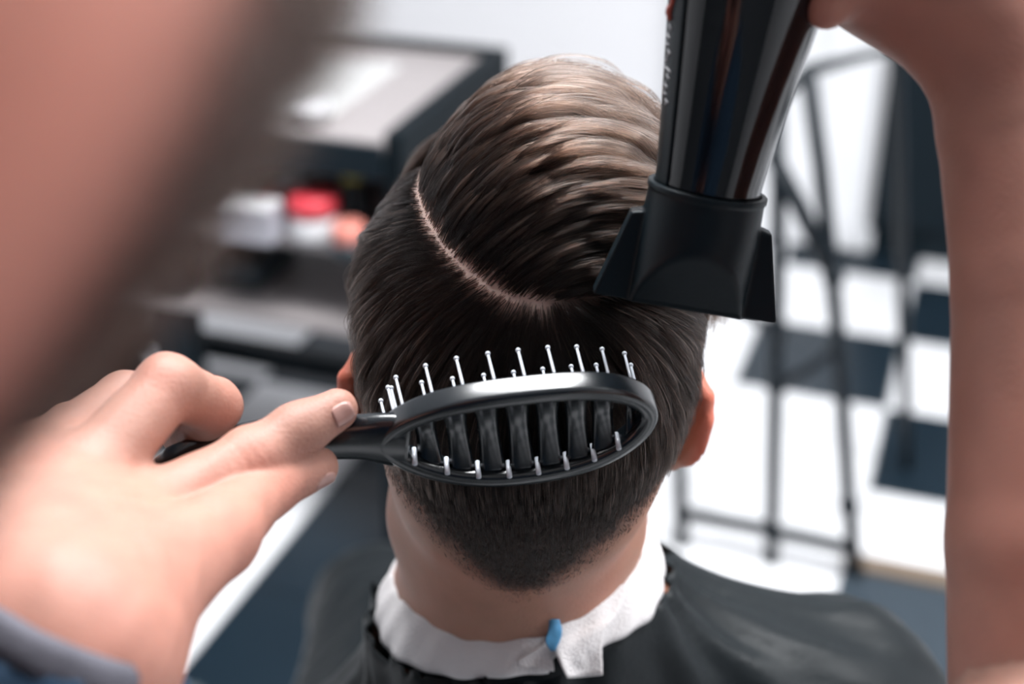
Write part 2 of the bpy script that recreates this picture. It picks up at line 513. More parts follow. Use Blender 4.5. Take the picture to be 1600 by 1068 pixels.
# ceiling lamps: frame, diffuser and their own light
def ceiling_lamp(u, v, su, sv, power, label):
    e = empty('ceiling_lamp', grid(u, v, ZC), label, 'lamp', 'flat panel lamps on the ceiling')
    b = bmesh.new(); room_box(b, u - su / 2 - 0.03, u + su / 2 + 0.03, v - sv / 2 - 0.03, v + sv / 2 + 0.03, ZC - 0.05, ZC, bev=0.006)
    bm_obj('lamp_frame', b, M_WHITE, e)
    b = bmesh.new(); room_box(b, u - su / 2, u + su / 2, v - sv / 2, v + sv / 2, ZC - 0.056, ZC - 0.05)
    bm_obj('diffuser', b, M_LAMP, e)
    ld = bpy.data.lights.new('lamp_light', 'AREA'); ld.shape = 'RECTANGLE'; ld.size = su; ld.size_y = sv
    ld.energy = power; ld.color = (0.96, 0.975, 1.0)
    lo = bpy.data.objects.new('lamp_light', ld); link(lo)
    lo.location = grid(u, v, ZC - 0.062); lo.rotation_euler = (0, 0, -YAW)
    child_of(lo, e)
ceiling_lamp(-0.35, 1.15, 1.1, 0.55, 80, 'flat panel lamp above the customer')
ceiling_lamp(1.05, 1.25, 1.1, 0.55, 62, 'flat panel lamp beside the raised arm')

# ------------------------------------------------------------------ black cabinet with open shelf
ZT, ZS = 0.80, 0.62
uR, vF = plane_uv(628, 226, ZT)
_, vB = plane_uv(768, 84, ZT)
uL = uR - 0.92
cab = empty('open_cabinet', grid((uL + uR) / 2, (vF + vB) / 2, 0), 'dark open-fronted salon cabinet with an inset glass top coloured as if reflecting the wall', 'cabinet')
TH = 0.03
def part_box(name, m, parent, *a, bev=0.003):
    b = bmesh.new(); room_box(b, *a, bev=bev)
    return bm_obj(name, b, m, parent)
part_box('side_panel', M_DARKWOOD, cab, uR - TH, uR, vF, vB, 0.02, ZT + 0.015)  # side panels run down to the floor to block lamp light underneath
part_box('side_panel', M_DARKWOOD, cab, uL, uL + TH, vF, vB, 0.02, ZT + 0.015)
part_box('back_panel', M_DARKWOOD, cab, uL + TH, uR - TH, vB - 0.02, vB, 0.56, ZT + 0.015)
top = part_box('top_board', M_GREYTOP, cab, uL + TH, uR - TH, vF, vB - 0.02, ZT - 0.02, ZT)
part_box('front_rail', M_DARK, cab, uL + TH, uR - TH, vF - 0.012, vF, ZT - 0.06, ZT - 0.004)
ua, va = plane_uv(470, 178, ZT); ub, vb = plane_uv(660, 108, ZT)
part_box('inset_panel', M_PANEL, cab, min(ua, ub) - 0.12, ub - 0.04, va, vb, ZT - 0.004, ZT + 0.004, bev=0.002)
part_box('shelf', M_GREYTOP, cab, uL + TH, uR - TH, vF, vB - 0.02, ZS - 0.02, ZS)
part_box('lower_shelf', M_GREYTOP, cab, uL + TH, uR - TH, vF, vB - 0.02, 0.45, 0.47)
for u in (uL + 0.001, uR - 0.061):
    for v in (vF, vB - 0.06):
        part_box('leg', M_DARK, cab, u, u + 0.06, v, v + 0.06, 0.0, 0.505)
uMid = plane_uv(308, 520, 0.35)[0]
part_box('leg', M_DARK, cab, uMid - 0.035, uMid + 0.035, vF + 0.005, vF + 0.065, 0.0, 0.605)
part_box('stretcher', M_DARK, cab, uL + 0.06, uR - 0.06, vB - 0.05, vB - 0.01, 0.08, 0.13)

# things on and in the cabinet
def jar(name, px, py, z, d, h, m_body, m_lid, label, cat, lid_h=0.03, lid_r=1.04, neck=False):
    """round jar standing on height z; (px, py) is the middle of its base in plan"""
    u, v = plane_uv(px, py, z)
    c = grid(u, v, z + 0.0005)
    e = empty(name, c, label, cat)
    r = d / 2
    b = bmesh.new()
    if neck:
        lathe(b, c, (0, 0, 1), [(0, 0), (r * 0.93, 0), (r, 0.004), (r, h * 0.62), (r * 0.85, h * 0.72), (r * 0.42, h * 0.80), (r * 0.42, h), (0, h)], 28)
    else:
        lathe(b, c, (0, 0, 1), [(0, 0), (r * 0.93, 0), (r, 0.005), (r, h - 0.005), (r * 0.95, h), (0, h)], 28)
    bm_obj('jar_body' if not neck else 'bottle_body', b, m_body, e, smooth=True)
    b = bmesh.new(); rl = r * lid_r if not neck else r * 0.5
    lathe(b, c + np.array([0, 0, h]), (0, 0, 1), [(0, 0), (rl, 0), (rl, lid_h * 0.8), (rl * 0.9, lid_h), (0, lid_h)], 28)
    bm_obj('lid', b, m_lid, e, smooth=True)
    return e
M_RED = mat('red_plastic', (0.62, 0.05, 0.07), 0.35)
M_YEL = mat('yellow_plastic', (0.55, 0.55, 0.10), 0.4)
M_SAL = mat('salmon_plastic', (0.70, 0.25, 0.20), 0.4)
M_GLS = mat('blue_grey_plastic', (0.30, 0.36, 0.42), 0.25)
M_LGR = mat('pale_grey_plastic', (0.42, 0.42, 0.47), 0.4, var=0.2, vscale=40)
M_WPL = mat('white_plastic', (0.80, 0.80, 0.82), 0.35)
M_DKP = mat('dark_plastic', (0.02, 0.035, 0.045), 0.35)
jar('hair_wax_jar', 492, 366, ZS, 0.082, 0.040, M_WPL, M_RED, 'white jar with a red lid on the cabinet shelf', 'jar', lid_h=0.030)
jar('spray_bottle', 556, 345, ZS, 0.042, 0.075, M_DKP, M_YEL, 'dark bottle with a yellow cap on the cabinet shelf', 'bottle', lid_h=0.034, neck=False, lid_r=0.95)
jar('powder_pot', 546, 393, ZS, 0.058, 0.018, M_DKP, M_SAL, 'flat dark pot with a salmon lid at the shelf edge', 'pot', lid_h=0.030, lid_r=0.9)
jar('glass_jar', 462, 312, ZS, 0.066, 0.030, M_DKP, M_GLS, 'dark jar with a blue-grey lid at the back of the shelf', 'jar', lid_h=0.022)
jar('small_jar', 421, 330, ZS, 0.048, 0.022, M_LGR, M_RED, 'small grey jar with a red lid on the cabinet shelf', 'jar', lid_h=0.018)
# pale grey paper box
u, v = plane_uv(392, 372, ZS)
e = empty('paper_box', grid(u, v, ZS), 'pale grey carton beside the small red-lidded jar', 'box')
b = bmesh.new(); room_box(b, u - 0.055, u + 0.045, v - 0.02, v + 0.03, ZS + 0.0005, ZS + 0.060, bev=0.002); bm_obj('carton', b, M_LGR, e)
b = bmesh.new(); room_box(b, u - 0.054, u + 0.044, v - 0.019, v + 0.029, ZS + 0.060, ZS + 0.064, bev=0.001); bm_obj('flap', b, M_WPL, e)
u, v = plane_uv(385, 462, 0.47)
e = empty('dark_block', grid(u, v, 0.47), 'black block with a thin cap on the lower cabinet shelf', 'box')  # block placed at a dark patch on the lower shelf
b = bmesh.new(); room_box(b, u - 0.075, u + 0.015, v + 0.02, v + 0.16, 0.4705, 0.515, bev=0.003); bm_obj('box_body', b, M_DKP, e)
b = bmesh.new(); room_box(b, u - 0.077, u + 0.017, v + 0.018, v + 0.162, 0.515, 0.525, bev=0.002); bm_obj('box_lid', b, M_DARK, e)
# bowl shape placed at a white spot on the top
u, v = plane_uv(482, 186, ZT + 0.006); c = grid(u, v, ZT + 0.0045)
b = bmesh.new()
lathe(b, c, (0, 0, 1), [(0, 0), (0.020, 0), (0.022, 0.004), (0.036, 0.020), (0.038, 0.030), (0.035, 0.030), (0.031, 0.018), (0.016, 0.008), (0, 0.007)], 32)
tag(bm_obj('white_bowl_shape', b, M_WPL, smooth=True), 'small white bowl shape at a white spot of the cabinet top', 'bowl')

# ------------------------------------------------------------------ wire rack on the floor
rk_u, rk_v = plane_uv(1205, 880)
def rk(px, py, dv=0.0):
    d = ray(px, py); t = (rk_v + dv) / (d @ GV)
    return CAM + d * t
rack = empty('wire_rack', grid(rk_u, rk_v), 'black folding wire rack standing on the white tiles', 'rack')
def rod(name, pts, r=0.008):
    b = bmesh.new(); tube(b, pts, r * 1.5, 10); return bm_obj(name, b, M_BLACKMETAL, rack, smooth=True)
def foot_of(p): q = np.array(p); q[2] = 0.003; return q
pA = rk(1205, 880); rod('upright', [foot_of(pA), rk(1209, 700), rk(1214, 500), rk(1216, 300), rk(1212, 160)], 0.0085)
pB = rk(1338, 905); rod('upright', [foot_of(pB), rk(1326, 790), rk(1312, 560), rk(1300, 430), rk(1282, 260), rk(1262, 110)], 0.0085)
pC = rk(1068, 803); rod('upright', [foot_of(pC), rk(1060, 650), rk(1052, 450), rk(1048, 300)], 0.0085)
rod('bottom_rail', [rk(1066, 801), rk(1206, 829), rk(1334, 858)], 0.009)
rod('brace', [rk(1206, 240), rk(1250, 325), rk(1302, 432)], 0.0095)
rod('brace', [rk(1214, 516), rk(1130, 470), rk(1052, 450)], 0.006)
rod('brace', [rk(1308, 540), rk(1272, 572), rk(1213, 604)], 0.006)
rod('top_rail', [rk(1048, 300), rk(1212, 160), rk(1262, 110)], 0.007)
rod('upright', [rk(1262, 110), rk(1262, 110) * 0.5 + (grid(rk_u, rk_v + 0.35, 0.9) + GU * 0.2) * 0.5, grid(rk_u + 0.2, rk_v + 0.40, 0.003)], 0.007)
for px, py in ((1215, 516), (1302, 432), (1206, 830), (1326, 790), (1213, 602)):
    b = bmesh.new(); bmesh.ops.create_uvsphere(b, u_segments=16, v_segments=10, radius=0.019, matrix=Matrix.Translation(Vector(rk(px, py))))
    bm_obj('joint', b, M_BLACKMETAL, rack, smooth=True)

# ------------------------------------------------------------------ dark cupboard and white door by the far wall
ua, va = plane_uv(1352, 396); ub, vb = plane_uv(1500, 410)
cup = empty('dark_cupboard', grid(ua + 0.3, va, 0), 'tall black cupboard standing by the far wall', 'cupboard')
part_box('plinth', M_DARK, cup, ua + 0.01, ua + 0.62, va + 0.02, V1 - 0.02, 0, 0.07)
part_box('cupboard_body', M_DARK, cup, ua, ua + 0.63, va, V1 - 0.018, 0.07, 1.25, bev=0.004)
for k in range(2):
    d = part_box('cupboard_door', M_DARK, cup, ua + 0.006 + k * 0.312, ua + 0.312 + k * 0.312, va - 0.018, va - 0.001, 0.09, 1.23, bev=0.003)
    part_box('handle', M_CHROME, d, ua + 0.29 + k * 0.03, ua + 0.30 + k * 0.03, va - 0.03, va - 0.018, 0.62, 0.76, bev=0.002)
um, _ = plane_uv(1278, 386)
dr = tag(empty('door_1', grid((um + ua) / 2, V1 - 0.05, 0)), 'white panelled door leaf beside the black cupboard', kind='structure')
part_box('door_leaf', M_WHITE, dr, um - 0.42, ua - 0.02, V1 - 0.045, V1 - 0.001, 0.005, 2.05, bev=0.004)
part_box('door_stile', M_WHITE, dr, ua - 0.15, ua - 0.03, V1 - 0.062, V1 - 0.046, 0.02, 2.03, bev=0.004)
part_box('door_stile', M_WHITE, dr, um - 0.41, um - 0.29, V1 - 0.062, V1 - 0.046, 0.02, 2.03, bev=0.004)
part_box('door_rail', M_WHITE, dr, um - 0.288, ua - 0.152, V1 - 0.062, V1 - 0.046, 0.02, 0.22, bev=0.004)
part_box('door_rail', M_WHITE, dr, um - 0.288, ua - 0.152, V1 - 0.062, V1 - 0.046, 0.92, 1.05, bev=0.004)
# brown edging strip of the raised floor by the chair
ua, va = plane_uv(1345, 884); ub, vb = plane_uv(1490, 905)
b = bmesh.new(); room_box(b, ua - 0.03, ua + 0.75, va - 0.03, va + 0.012, 0.0005, 0.02, bev=0.003)
tag(bm_obj('trim_1', b, M_BROWNEDGE), 'brown wooden edging strip on the floor tiles', kind='structure')
b = bmesh.new(); room_box(b, ua - 0.03, ua + 0.75, va - 0.62, va - 0.031, 0.0005, 0.012, bev=0.003)
tag(bm_obj('floor_mat', b, mat('rubber_mat', (0.03, 0.045, 0.06), 0.6, bump=0.4, bscale=120)), 'dark blue rubber mat bordered by the brown strip', 'mat')

# ================================================================== head model (shared shape, local frame: x right, y face, z up, origin between the ears)
def head_core(p):
    d = s_ell(p, (0, -0.003, 0.047), (0.0775, 0.099, 0.098))
    d = smin(d, s_ell(p, (0, -0.047, 0.0), (0.062, 0.050, 0.064)), 0.03)
    d = smin(d, s_ell(p, (0, 0.035, -0.018), (0.063, 0.058, 0.062)), 0.03)
    return d
def head_face(p, d):
    q = p.copy(); q[:, 0] = np.abs(q[:, 0])
    d = smin(d, s_ell(q, (0, 0.055, -0.068), (0.052, 0.042, 0.044)), 0.025)
    d = smin(d, s_cone(q, (0.045, 0.008, -0.065), (0.012, 0.078, -0.098), 0.015, 0.018), 0.02)
    d = smin(d, s_ell(q, (0, 0.084, -0.098), (0.022, 0.018, 0.018)), 0.012)
    d = smin(d, s_cone(q, (0.012, 0.090, 0.030), (0.046, 0.076, 0.030), 0.010, 0.009), 0.014)          # brow
    d = smin(d, s_ell(q, (0.042, 0.072, -0.020), (0.024, 0.020, 0.018)), 0.02)                        # cheek
    d = smax(d, -s_ell(q, (0.032, 0.104, 0.012), (0.017, 0.016, 0.012)), 0.012)                       # eye socket
    d = smin(d, s_ell(q, (0.032, 0.084, 0.011), (0.0125, 0.0125, 0.0125)), 0.003)                     # lid over the eyeball
    d = smin(d, s_cone(q, (0, 0.096, 0.018), (0, 0.114, -0.026), 0.007, 0.0115), 0.010)               # nose
    d = smin(d, s_ell(q, (0.011, 0.104, -0.029), (0.008, 0.010, 0.007)), 0.005)
    d = smin(d, s_ell(q, (0, 0.095, -0.056), (0.022, 0.008, 0.0055)), 0.004)                          # lips
    d = smin(d, s_ell(q, (0, 0.094, -0.067), (0.019, 0.008, 0.006)), 0.004)
    return d
EAR_S = 0.76
EAR_O = [(0.000, 0.018), (0.010, 0.030), (0.022, 0.031), (0.031, 0.020), (0.031, 0.004), (0.025, -0.012), (0.016, -0.026), (0.006, -0.034), (-0.001, -0.030)]
def head_ear(p, d, flare=0.62):
    q = p.copy(); q[:, 0] = np.abs(q[:, 0])
    o = np.array([0.071, 0.006, 0.0])
    eb = nrm((math.sin(flare), -math.cos(flare), 0)); ez = nrm((0, -0.15, 1)); ez = nrm(ez - eb * (ez @ eb))
    en = np.cross(eb, ez)
    pts = [o + eb * b * 0.9 + ez * z * EAR_S for b, z in EAR_O]
    e = s_chain(q, pts, [0.0036, 0.004, 0.0042, 0.0042, 0.004, 0.0042, 0.0050, 0.0056, 0.0045], 0.003)
    L = np.stack([(q - o) @ eb, (q - o) @ ez, (q - o) @ en], 1)
    pl = s_ell(L, (0.014, -0.002, -0.0008), (0.017, 0.031 * EAR_S, 0.0034))
    e = smin(e, pl, 0.004)
    e = smin(e, s_ell(L, (0.010, 0.0, 0.004 * 0), (0.012, 0.020 * EAR_S, 0.007)), 0.006)
    return smin(d, e, 0.006)

def rot(rx=0, ry=0, rz=0):
    return np.array((Matrix.Rotation(rz, 3, 'Z') @ Matrix.Rotation(ry, 3, 'Y') @ Matrix.Rotation(rx, 3, 'X')))

# ================================================================== the customer
C_E = camp(0.006, -0.031, 0.705)                       # point between the ears
C_R = rot(math.radians(-10), math.radians(3.5), 0)     # chin a little down, head leaning slightly
def c_loc(P): return (P - C_E) @ C_R
def c_wld(p): return np.asarray(p) @ C_R.T + C_E
NECK_T = c_wld((0, -0.012, -0.035)); NECK_B = np.array([0.001, 0.628, 1.045])
def torso(P):
    d = s_cone(P, (0.055, 0.630, 1.000), (0.185, 0.650, 0.955), 0.058, 0.058)
    d = smin(d, s_cone(P, (-0.045, 0.625, 0.955), (-0.175, 0.640, 0.825), 0.048, 0.052), 0.04)
    d = smin(d, s_ell(P, (0.02, 0.665, 0.735), (0.18, 0.120, 0.24)), 0.06)
    d = smin(d, s_cone(P, (0.20, 0.655, 0.93), (0.27, 0.70, 0.68), 0.056, 0.044), 0.03)     # right upper arm
    d = smin(d, s_cone(P, (-0.19, 0.645, 0.81), (-0.265, 0.70, 0.66), 0.052, 0.044), 0.03)  # left upper arm
    d = smin(d, s_cone(P, (0.27, 0.70, 0.68), (0.12, 0.92, 0.69), 0.042, 0.030), 0.02)
    d = smin(d, s_cone(P, (-0.265, 0.70, 0.66), (-0.10, 0.92, 0.69), 0.042, 0.030), 0.02)
    return d
def legs(P):
    d = s_cone(P, (0.09, 0.70, 0.60), (0.12, 1.16, 0.585), 0.088, 0.062)
    d = smin(d, s_cone(P, (-0.09, 0.70, 0.60), (-0.12, 1.16, 0.585), 0.088, 0.062), 0.03)
    d = smin(d, s_cone(P, (0.12, 1.16, 0.585), (0.12, 1.24, 0.20), 0.058, 0.042), 0.02)
    d = smin(d, s_cone(P, (-0.12, 1.16, 0.585), (-0.12, 1.24, 0.20), 0.058, 0.042), 0.02)
    return d
def neck(P):
    d = s_cone(P, NECK_T, NECK_B, 0.058, 0.0645)
    d = smin(d, s_cone(P, NECK_B, NECK_B + np.array([0.0, 0.01, -0.06]), 0.0645, 0.068), 0.02)
    return d
def c_skin(P):
    p = c_loc(P)
    h = head_core(p)
    h = head_face(p, h)
    d = smin(h, neck(P), 0.028)
    d = smin(d, torso(P), 0.012)
    return head_ear(p, d)
def c_scalp(P):                       # head without ears, carries the hair
    return smin(head_core(c_loc(P)), neck(P), 0.028)

PARTW = None
client = empty('person', (0, 0.66, 0.0), 'seated customer seen from behind, dark side-parted hair, under a black cape', 'person')
v, f = surface_nets(c_skin, C_E - [0.13, 0.16, 0.20], C_E + [0.13, 0.16, 0.17], 0.0025)
# hairline on the head in local coordinates: 1 inside the hair, 0 on bare skin
def hairline(p):
    ax = np.abs(p[:, 0])
    back = -0.078 + 1.05 * np.maximum(ax - 0.006, 0) + 0.30 * p[:, 0] * 0
    side = 0.012 + 0.9 * np.maximum(p[:, 1] - 0.0, 0)
    zlim = np.where(p[:, 1] < -0.02, back, np.maximum(side, back * 0 + 0.012))
    w = ss(p[:, 1], -0.045, -0.005)
    zl = back * (1 - w) + side * w
    return p[:, 2] - zl
def c_attrs(v):
    p = c_loc(v)
    hl = hairline(p) + 0.004 * wnoise(v, 160, 3)
    core = head_core(p)
    onhead = (core < 0.008) & (p[:, 1] < 0.085)
    stub = 0.93 * ss(hl, -0.008, 0.024) ** 1.2 * onhead
    if PARTW is not None:
        dp, par = seg_dist(v, PARTW)
        stub = stub * (1 - (0.45 + 0.5 * ss(par, 0.11, 0.04)) * np.exp(-(dp / 0.006) ** 2))
    ear = ss(np.abs(p[:, 0]), 0.076, 0.09) * (p[:, 2] < 0.05) * (p[:, 2] > -0.05) * (p[:, 1] < 0.03)  # red of light shining through the ears, put into the skin colour
    red = 0.85 * ear + 0.10 * (1 + wnoise(v, 60, 5)) * (p[:, 2] < -0.05)
    pale = np.zeros(len(v))
    if PARTW is not None: pale = (0.35 + 0.5 * ss(par, 0.10, 0.03)) * np.exp(-(dp / 0.007) ** 2) * onhead
    return {'pale': pale, 'stubble': stub, 'redness': np.clip(red, 0, 1)}
keep = v[:, 2] > C_E[2] - 0.195
head_part = (v, f)
vt, ft = surface_nets(lambda P: smin(torso(P), legs(P), 0.04), (-0.38, 0.48, 0.08), (0.38, 1.34, 1.01), 0.012)
mv, mf = join_np([head_part, (vt, ft)])
for s in (-1, 1):
    b = bmesh.new(); c = c_wld((0.032 * s, 0.0855, 0.011))
    bmesh.ops.create_uvsphere(b, u_segments=16, v_segments=12, radius=0.0118, matrix=Matrix.Translation(Vector(c)))
    bm_obj('eye', b, M_WPL, client, smooth=True)
    b = bmesh.new(); tube(b, [np.array([0.12 * s, 1.22, 0.10]), np.array([0.12 * s, 1.34, 0.085]), np.array([0.125 * s, 1.42, 0.08])], [0.045, 0.046, 0.034], 14)
    bm_obj('shoe', b, M_LEATHER, client, smooth=True)

# ------------------------------------------------------------------ hair of the customer
C_H = c_wld((0, -0.004, 0.035))
def cast(px, py, off=0.0):
    d = ray(px, py); t = 0.45
    for _ in range(80):
        s = float(c_scalp((CAM + d * t)[None])[0]) - off
        t += s * 0.8
        if abs(s) < 1e-5: break
        if t > 1.0: return None
    return CAM + d * t if abs(s) < 2e-3 else None
PART_PX = [(655, 225), (650, 262), (653, 305), (668, 345), (692, 385), (724, 418), (762, 446), (800, 464), (838, 472)]
SEAM_PX = PART_PX + [(880, 470), (930, 462), (1000, 462), (1060, 466), (1100, 474)]
T_PX = [
    [(660, 246), (700, 196), (760, 160), (830, 148), (900, 152), (960, 190)],
    [(656, 290), (690, 242), (750, 205), (830, 190), (920, 208), (990, 250)],
    [(668, 340), (700, 294), (760, 250), (840, 232), (930, 252), (1010, 300)],
    [(692, 382), (730, 334), (790, 290), (870, 272), (950, 292), (1030, 345)],
    [(724, 415), (760, 380), (820, 338), (900, 322), (980, 338), (1050, 390)],
    [(764, 442), (800, 412), (850, 382), (920, 370), (985, 380), (1060, 430)],
    [(802, 460), (835, 432), (880, 414), (940, 410), (1000, 422), (1070, 460)],
    [(840, 466), (870, 450), (910, 444), (960, 446), (1020, 455), (1080, 470)],
]
S_PX = [
    [(645, 262), (612, 288), (582, 336), (562, 400), (553, 470)],
    [(652, 330), (612, 346), (577, 400), (558, 480), (552, 560)],
    [(686, 398), (634, 406), (590, 462), (566, 550), (560, 620)],
    [(724, 432), (664, 462), (614, 530), (588, 620), (590, 690)],
    [(764, 458), (708, 506), (660, 584), (636, 680), (650, 770)],
    [(800, 474), (766, 536), (738, 620), (722, 720), (740, 830)],
    [(838, 482), (828, 560), (822, 650), (822, 760), (836, 880)],
    [(866, 482), (896, 556), (918, 650), (926, 760), (910, 860)],
    [(896, 476), (954, 534), (996, 620), (1012, 720), (1000, 790)],
    [(936, 472), (1008, 510), (1056, 590), (1074, 670), (1050, 730)],
    [(1000, 474), (1056, 500), (1094, 550), (1106, 600)],
]
def samples(polys):
    P, T = [], []
    for poly in polys:
        q = []
        for px, py in catmull(poly, 4):
            h = cast(px, py)
            if h is not None: q.append(h)
        if len(q) < 3: continue
        q = np.array(q)
        t = unit(np.gradient(q, axis=0))
        P.append(q); T.append(t)
    return np.concatenate(P), np.concatenate(T)
def local_samples(lst):
    P = np.array([c_wld(a) for a, _ in lst]); T = unit(np.array([C_R @ np.asarray(t, float) for _, t in lst]))
    return P, T
tp, tt = samples(T_PX); sp, st = samples(S_PX)
lp, lt = local_samples([((-0.03, 0.07, 0.115), (1, 0.1, 0.25)), ((0.0, 0.05, 0.13), (1, -0.05, 0)), ((0.03, 0.05, 0.125), (1, -0.1, -0.3)),
                        ((0.03, 0.085, 0.095), (0.9, 0.1, -0.3)), ((0.06, 0.04, 0.09), (0.5, -0.35, -0.8)), ((0.072, 0.0, 0.06), (0.1, -0.5, -0.85)), ((0.07, 0.04, 0.05), (0.1, -0.4, -0.9))])
tp = np.vstack([tp, np.repeat(lp, 4, 0)]); tt = np.vstack([tt, np.repeat(lt, 4, 0)])
lp, lt = local_samples([((-0.055, 0.07, 0.09), (-0.7, -0.4, -0.6)), ((-0.072, 0.04, 0.05), (-0.1, -0.4, -0.9)), ((-0.075, 0.0, 0.03), (0, -0.3, -1)), ((-0.07, 0.06, 0.03), (0, -0.2, -1)),
                        ((0.075, 0.0, 0.03), (0, -0.3, -1)), ((0.072, 0.04, 0.03), (0, -0.2, -1)), ((0.06, -0.05, -0.02), (0, 0, -1)), ((-0.06, -0.05, -0.02), (0.1, 0, -1)),
                        ((0.0, -0.06, -0.07), (0.0, 0.3, -1)), ((-0.03, -0.06, -0.06), (0.3, 0.3, -1)), ((0.03, -0.06, -0.06), (-0.3, 0.3, -1))])
sp = np.vstack([sp, np.repeat(lp, 4, 0)]); st = np.vstack([st, np.repeat(lt, 4, 0)])
def field(P, grp):
    out = np.zeros_like(P)
    for g, (sp_, st_) in enumerate(((tp, tt), (sp, st))):
        m = grp == g
        if not m.any(): continue
        d2 = ((P[m][:, None, :] - sp_[None]) ** 2).sum(2)
        w = 1.0 / (d2 + 4e-6) ** 1.6
        out[m] = unit((w[:, :, None] * st_[None]).sum(1))
    return out
# azimuthal map around the direction of the crown as seen, to tell which side of the parting a root lies on
pole = nrm(CAM - C_H); ax_r = nrm(RIGHT - pole * (RIGHT @ pole)); ax_u = np.cross(pole, ax_r)
def azim(P):
    d = unit(P - C_H)
    c = np.clip(d @ pole, -1, 1); th = np.arccos(c)
    x = d @ ax_r; y = d @ ax_u; n = np.sqrt(x * x + y * y) + 1e-9
    return np.stack([th * x / n, th * y / n], 1)
seam3 = [cast(*p) for p in SEAM_PX]; seam3 = np.array([s for s in seam3 if s is not None])
part3 = np.array([s for s in [cast(*p) for p in PART_PX] if s is not None])
part_front = c_wld(np.array([[-0.046, 0.075, 0.098]]))
seam_ab = azim(np.vstack([c_wld(np.array([[-0.05, 0.092, 0.06]])), part_front, seam3, c_wld(np.array([[0.078, -0.01, 0.045], [0.075, 0.05, 0.035], [0.06, 0.085, 0.03]]))]))
part_line = np.vstack([part_front, part3])
def poly_side(Q, L):
    """closed-region test: polyline closed over the front of the head on the top side"""
    poly = L
    inside = np.zeros(len(Q), bool)
    n = len(poly); j = n - 1
    for i in range(n):
        xi, yi = poly[i]; xj, yj = poly[j]
        c = ((yi > Q[:, 1]) != (yj > Q[:, 1])) & (Q[:, 0] < (xj - xi) * (Q[:, 1] - yi) / (yj - yi + 1e-12) + xi)
        inside ^= c; j = i
    return inside
def seg_dist(P, L):
    best = np.full(len(P), 9.0); par = np.zeros(len(P)); acc = 0
    for a, b in zip(L[:-1], L[1:]):
        ab = b - a; t = np.clip(((P - a) @ ab) / (ab @ ab), 0, 1)
        d = np.linalg.norm(P - a - t[:, None] * ab, axis=1)
        m = d < best; best[m] = d[m]; par[m] = acc + t[m] * np.linalg.norm(ab)
        acc += np.linalg.norm(ab)
    return best, par
def scalp_points(n, seed, zmin=-0.12, low=False):
    r = np.random.default_rng(seed)
    D = unit(r.normal(size=(n, 3)))
    D = D[D @ C_R[:, 2] > -0.93]
    if low: D = D[(D @ C_R[:, 2] < -0.25) & (D @ C_R[:, 1] < 0.1)]
    P = C_H + D * 0.17
    for _ in range(14):
        P = P - D * c_scalp(P)[:, None] * 0.85
    p = c_loc(P)
    hl = hairline(p)
    ok = (hl > 0) & (p[:, 1] < 0.098 - 0.35 * np.maximum(0.085 - p[:, 2], 0)) & (np.linalg.norm(P - C_H, axis=1) < 0.17) & (p[:, 2] > zmin)
    ok &= np.abs(c_scalp(P)) < 5e-4
    # keep clear of the ears
    q = np.abs(p[:, 0])
    ok &= ~((q > 0.060) & (p[:, 2] < 0.022) & (p[:, 1] > -0.035))
    return P[ok], p[ok], hl[ok]
def group_of(P):
    return np.where(poly_side(azim(P), seam_ab), 0, 1)
def traits(P, p, grp):
    """strand length and layer height by place on the head"""
    dpart, par = seg_dist(P, part_line)
    hl = hairline(p)
    L = np.where(grp == 0, 0.078, 0.046)
    H = np.where(grp == 0, 0.0045 + 0.022 * ss(dpart, 0.0, 0.05), 0.0025 + 0.0075 * ss(dpart, 0.004, 0.03))
    # fuller towards the front of the top
    H = H + np.where(grp == 0, 0.012 * ss(p[:, 1], -0.01, 0.06), 0)
    side = grp == 1
    zf = ss(p[:, 2], -0.045, 0.075)
    L = np.where(side, 0.0035 + 0.043 * zf ** 1.3, L)
    H = np.where(side, 0.0012 + (H - 0.0012) * ss(p[:, 2], -0.05, 0.06), H)
    # temples and above the ears are clipped short
    clip = ss(np.abs(p[:, 0]), 0.058, 0.074) * ss(p[:, 2], 0.09, 0.05) * side
    L = L * (1 - 0.62 * clip); H = H * (1 - 0.55 * clip)
    H = H + side * 0.003 * ss(p[:, 1], -0.02, 0.03) * ss(p[:, 2], 0.02, 0.06)
    H = H + side * (0.0050 * ss(-p[:, 0], 0.03, 0.07) * ss(p[:, 2], -0.01, 0.05))
    fade = ss(hl, 0.0, 0.045)
    L = np.where(side, 0.0016 + (L - 0.0016) * fade, L)
    H = np.where(side, 0.0007 + (H - 0.0007) * fade, H)
    # the right side below the sweep is shorter
    rs = (grp == 0) * ss(p[:, 0], 0.045, 0.07)
    L = L * (1 - 0.55 * rs); H = H * (1 - 0.72 * rs)
    return L, H, dpart, par
K = 12
def grow(P0, grp, L, H, lam):
    N = len(P0)
    out = np.zeros((N, K, 3)); out[:, 0] = P0
    s_prev = 0.0
    P = P0.copy(); tprev = None
    u = np.linspace(0, 1, K)
    for k in range(1, K):
        step = (L * (u[k] - u[k - 1]))
        base = P - grad(c_scalp, P) * c_scalp(P)[:, None]
        t = field(base, grp)
        n = unit(grad(c_scalp, P))
        t = unit(t - n * (t * n).sum(1, keepdims=True))
        if tprev is not None: t = unit(0.55 * t + 0.45 * tprev)
        P = P + t * step[:, None]
        s = L * u[k]
        h = H * lam * (1 - np.exp(-s / 0.013)) * (1 - 0.35 * ss(u[k] * np.ones(N), 0.6, 1.0)) + 0.0004
        for _ in range(2):
            n = unit(grad(c_scalp, P))
            P = P + n * (h - c_scalp(P))[:, None] * 0.9
        tprev = t
        out[:, k] = P
    return out
PARTW = part_line
A = c_attrs(mv); 
body_c = np_mesh('body', mv, mf, M_SKIN_C, client, A)
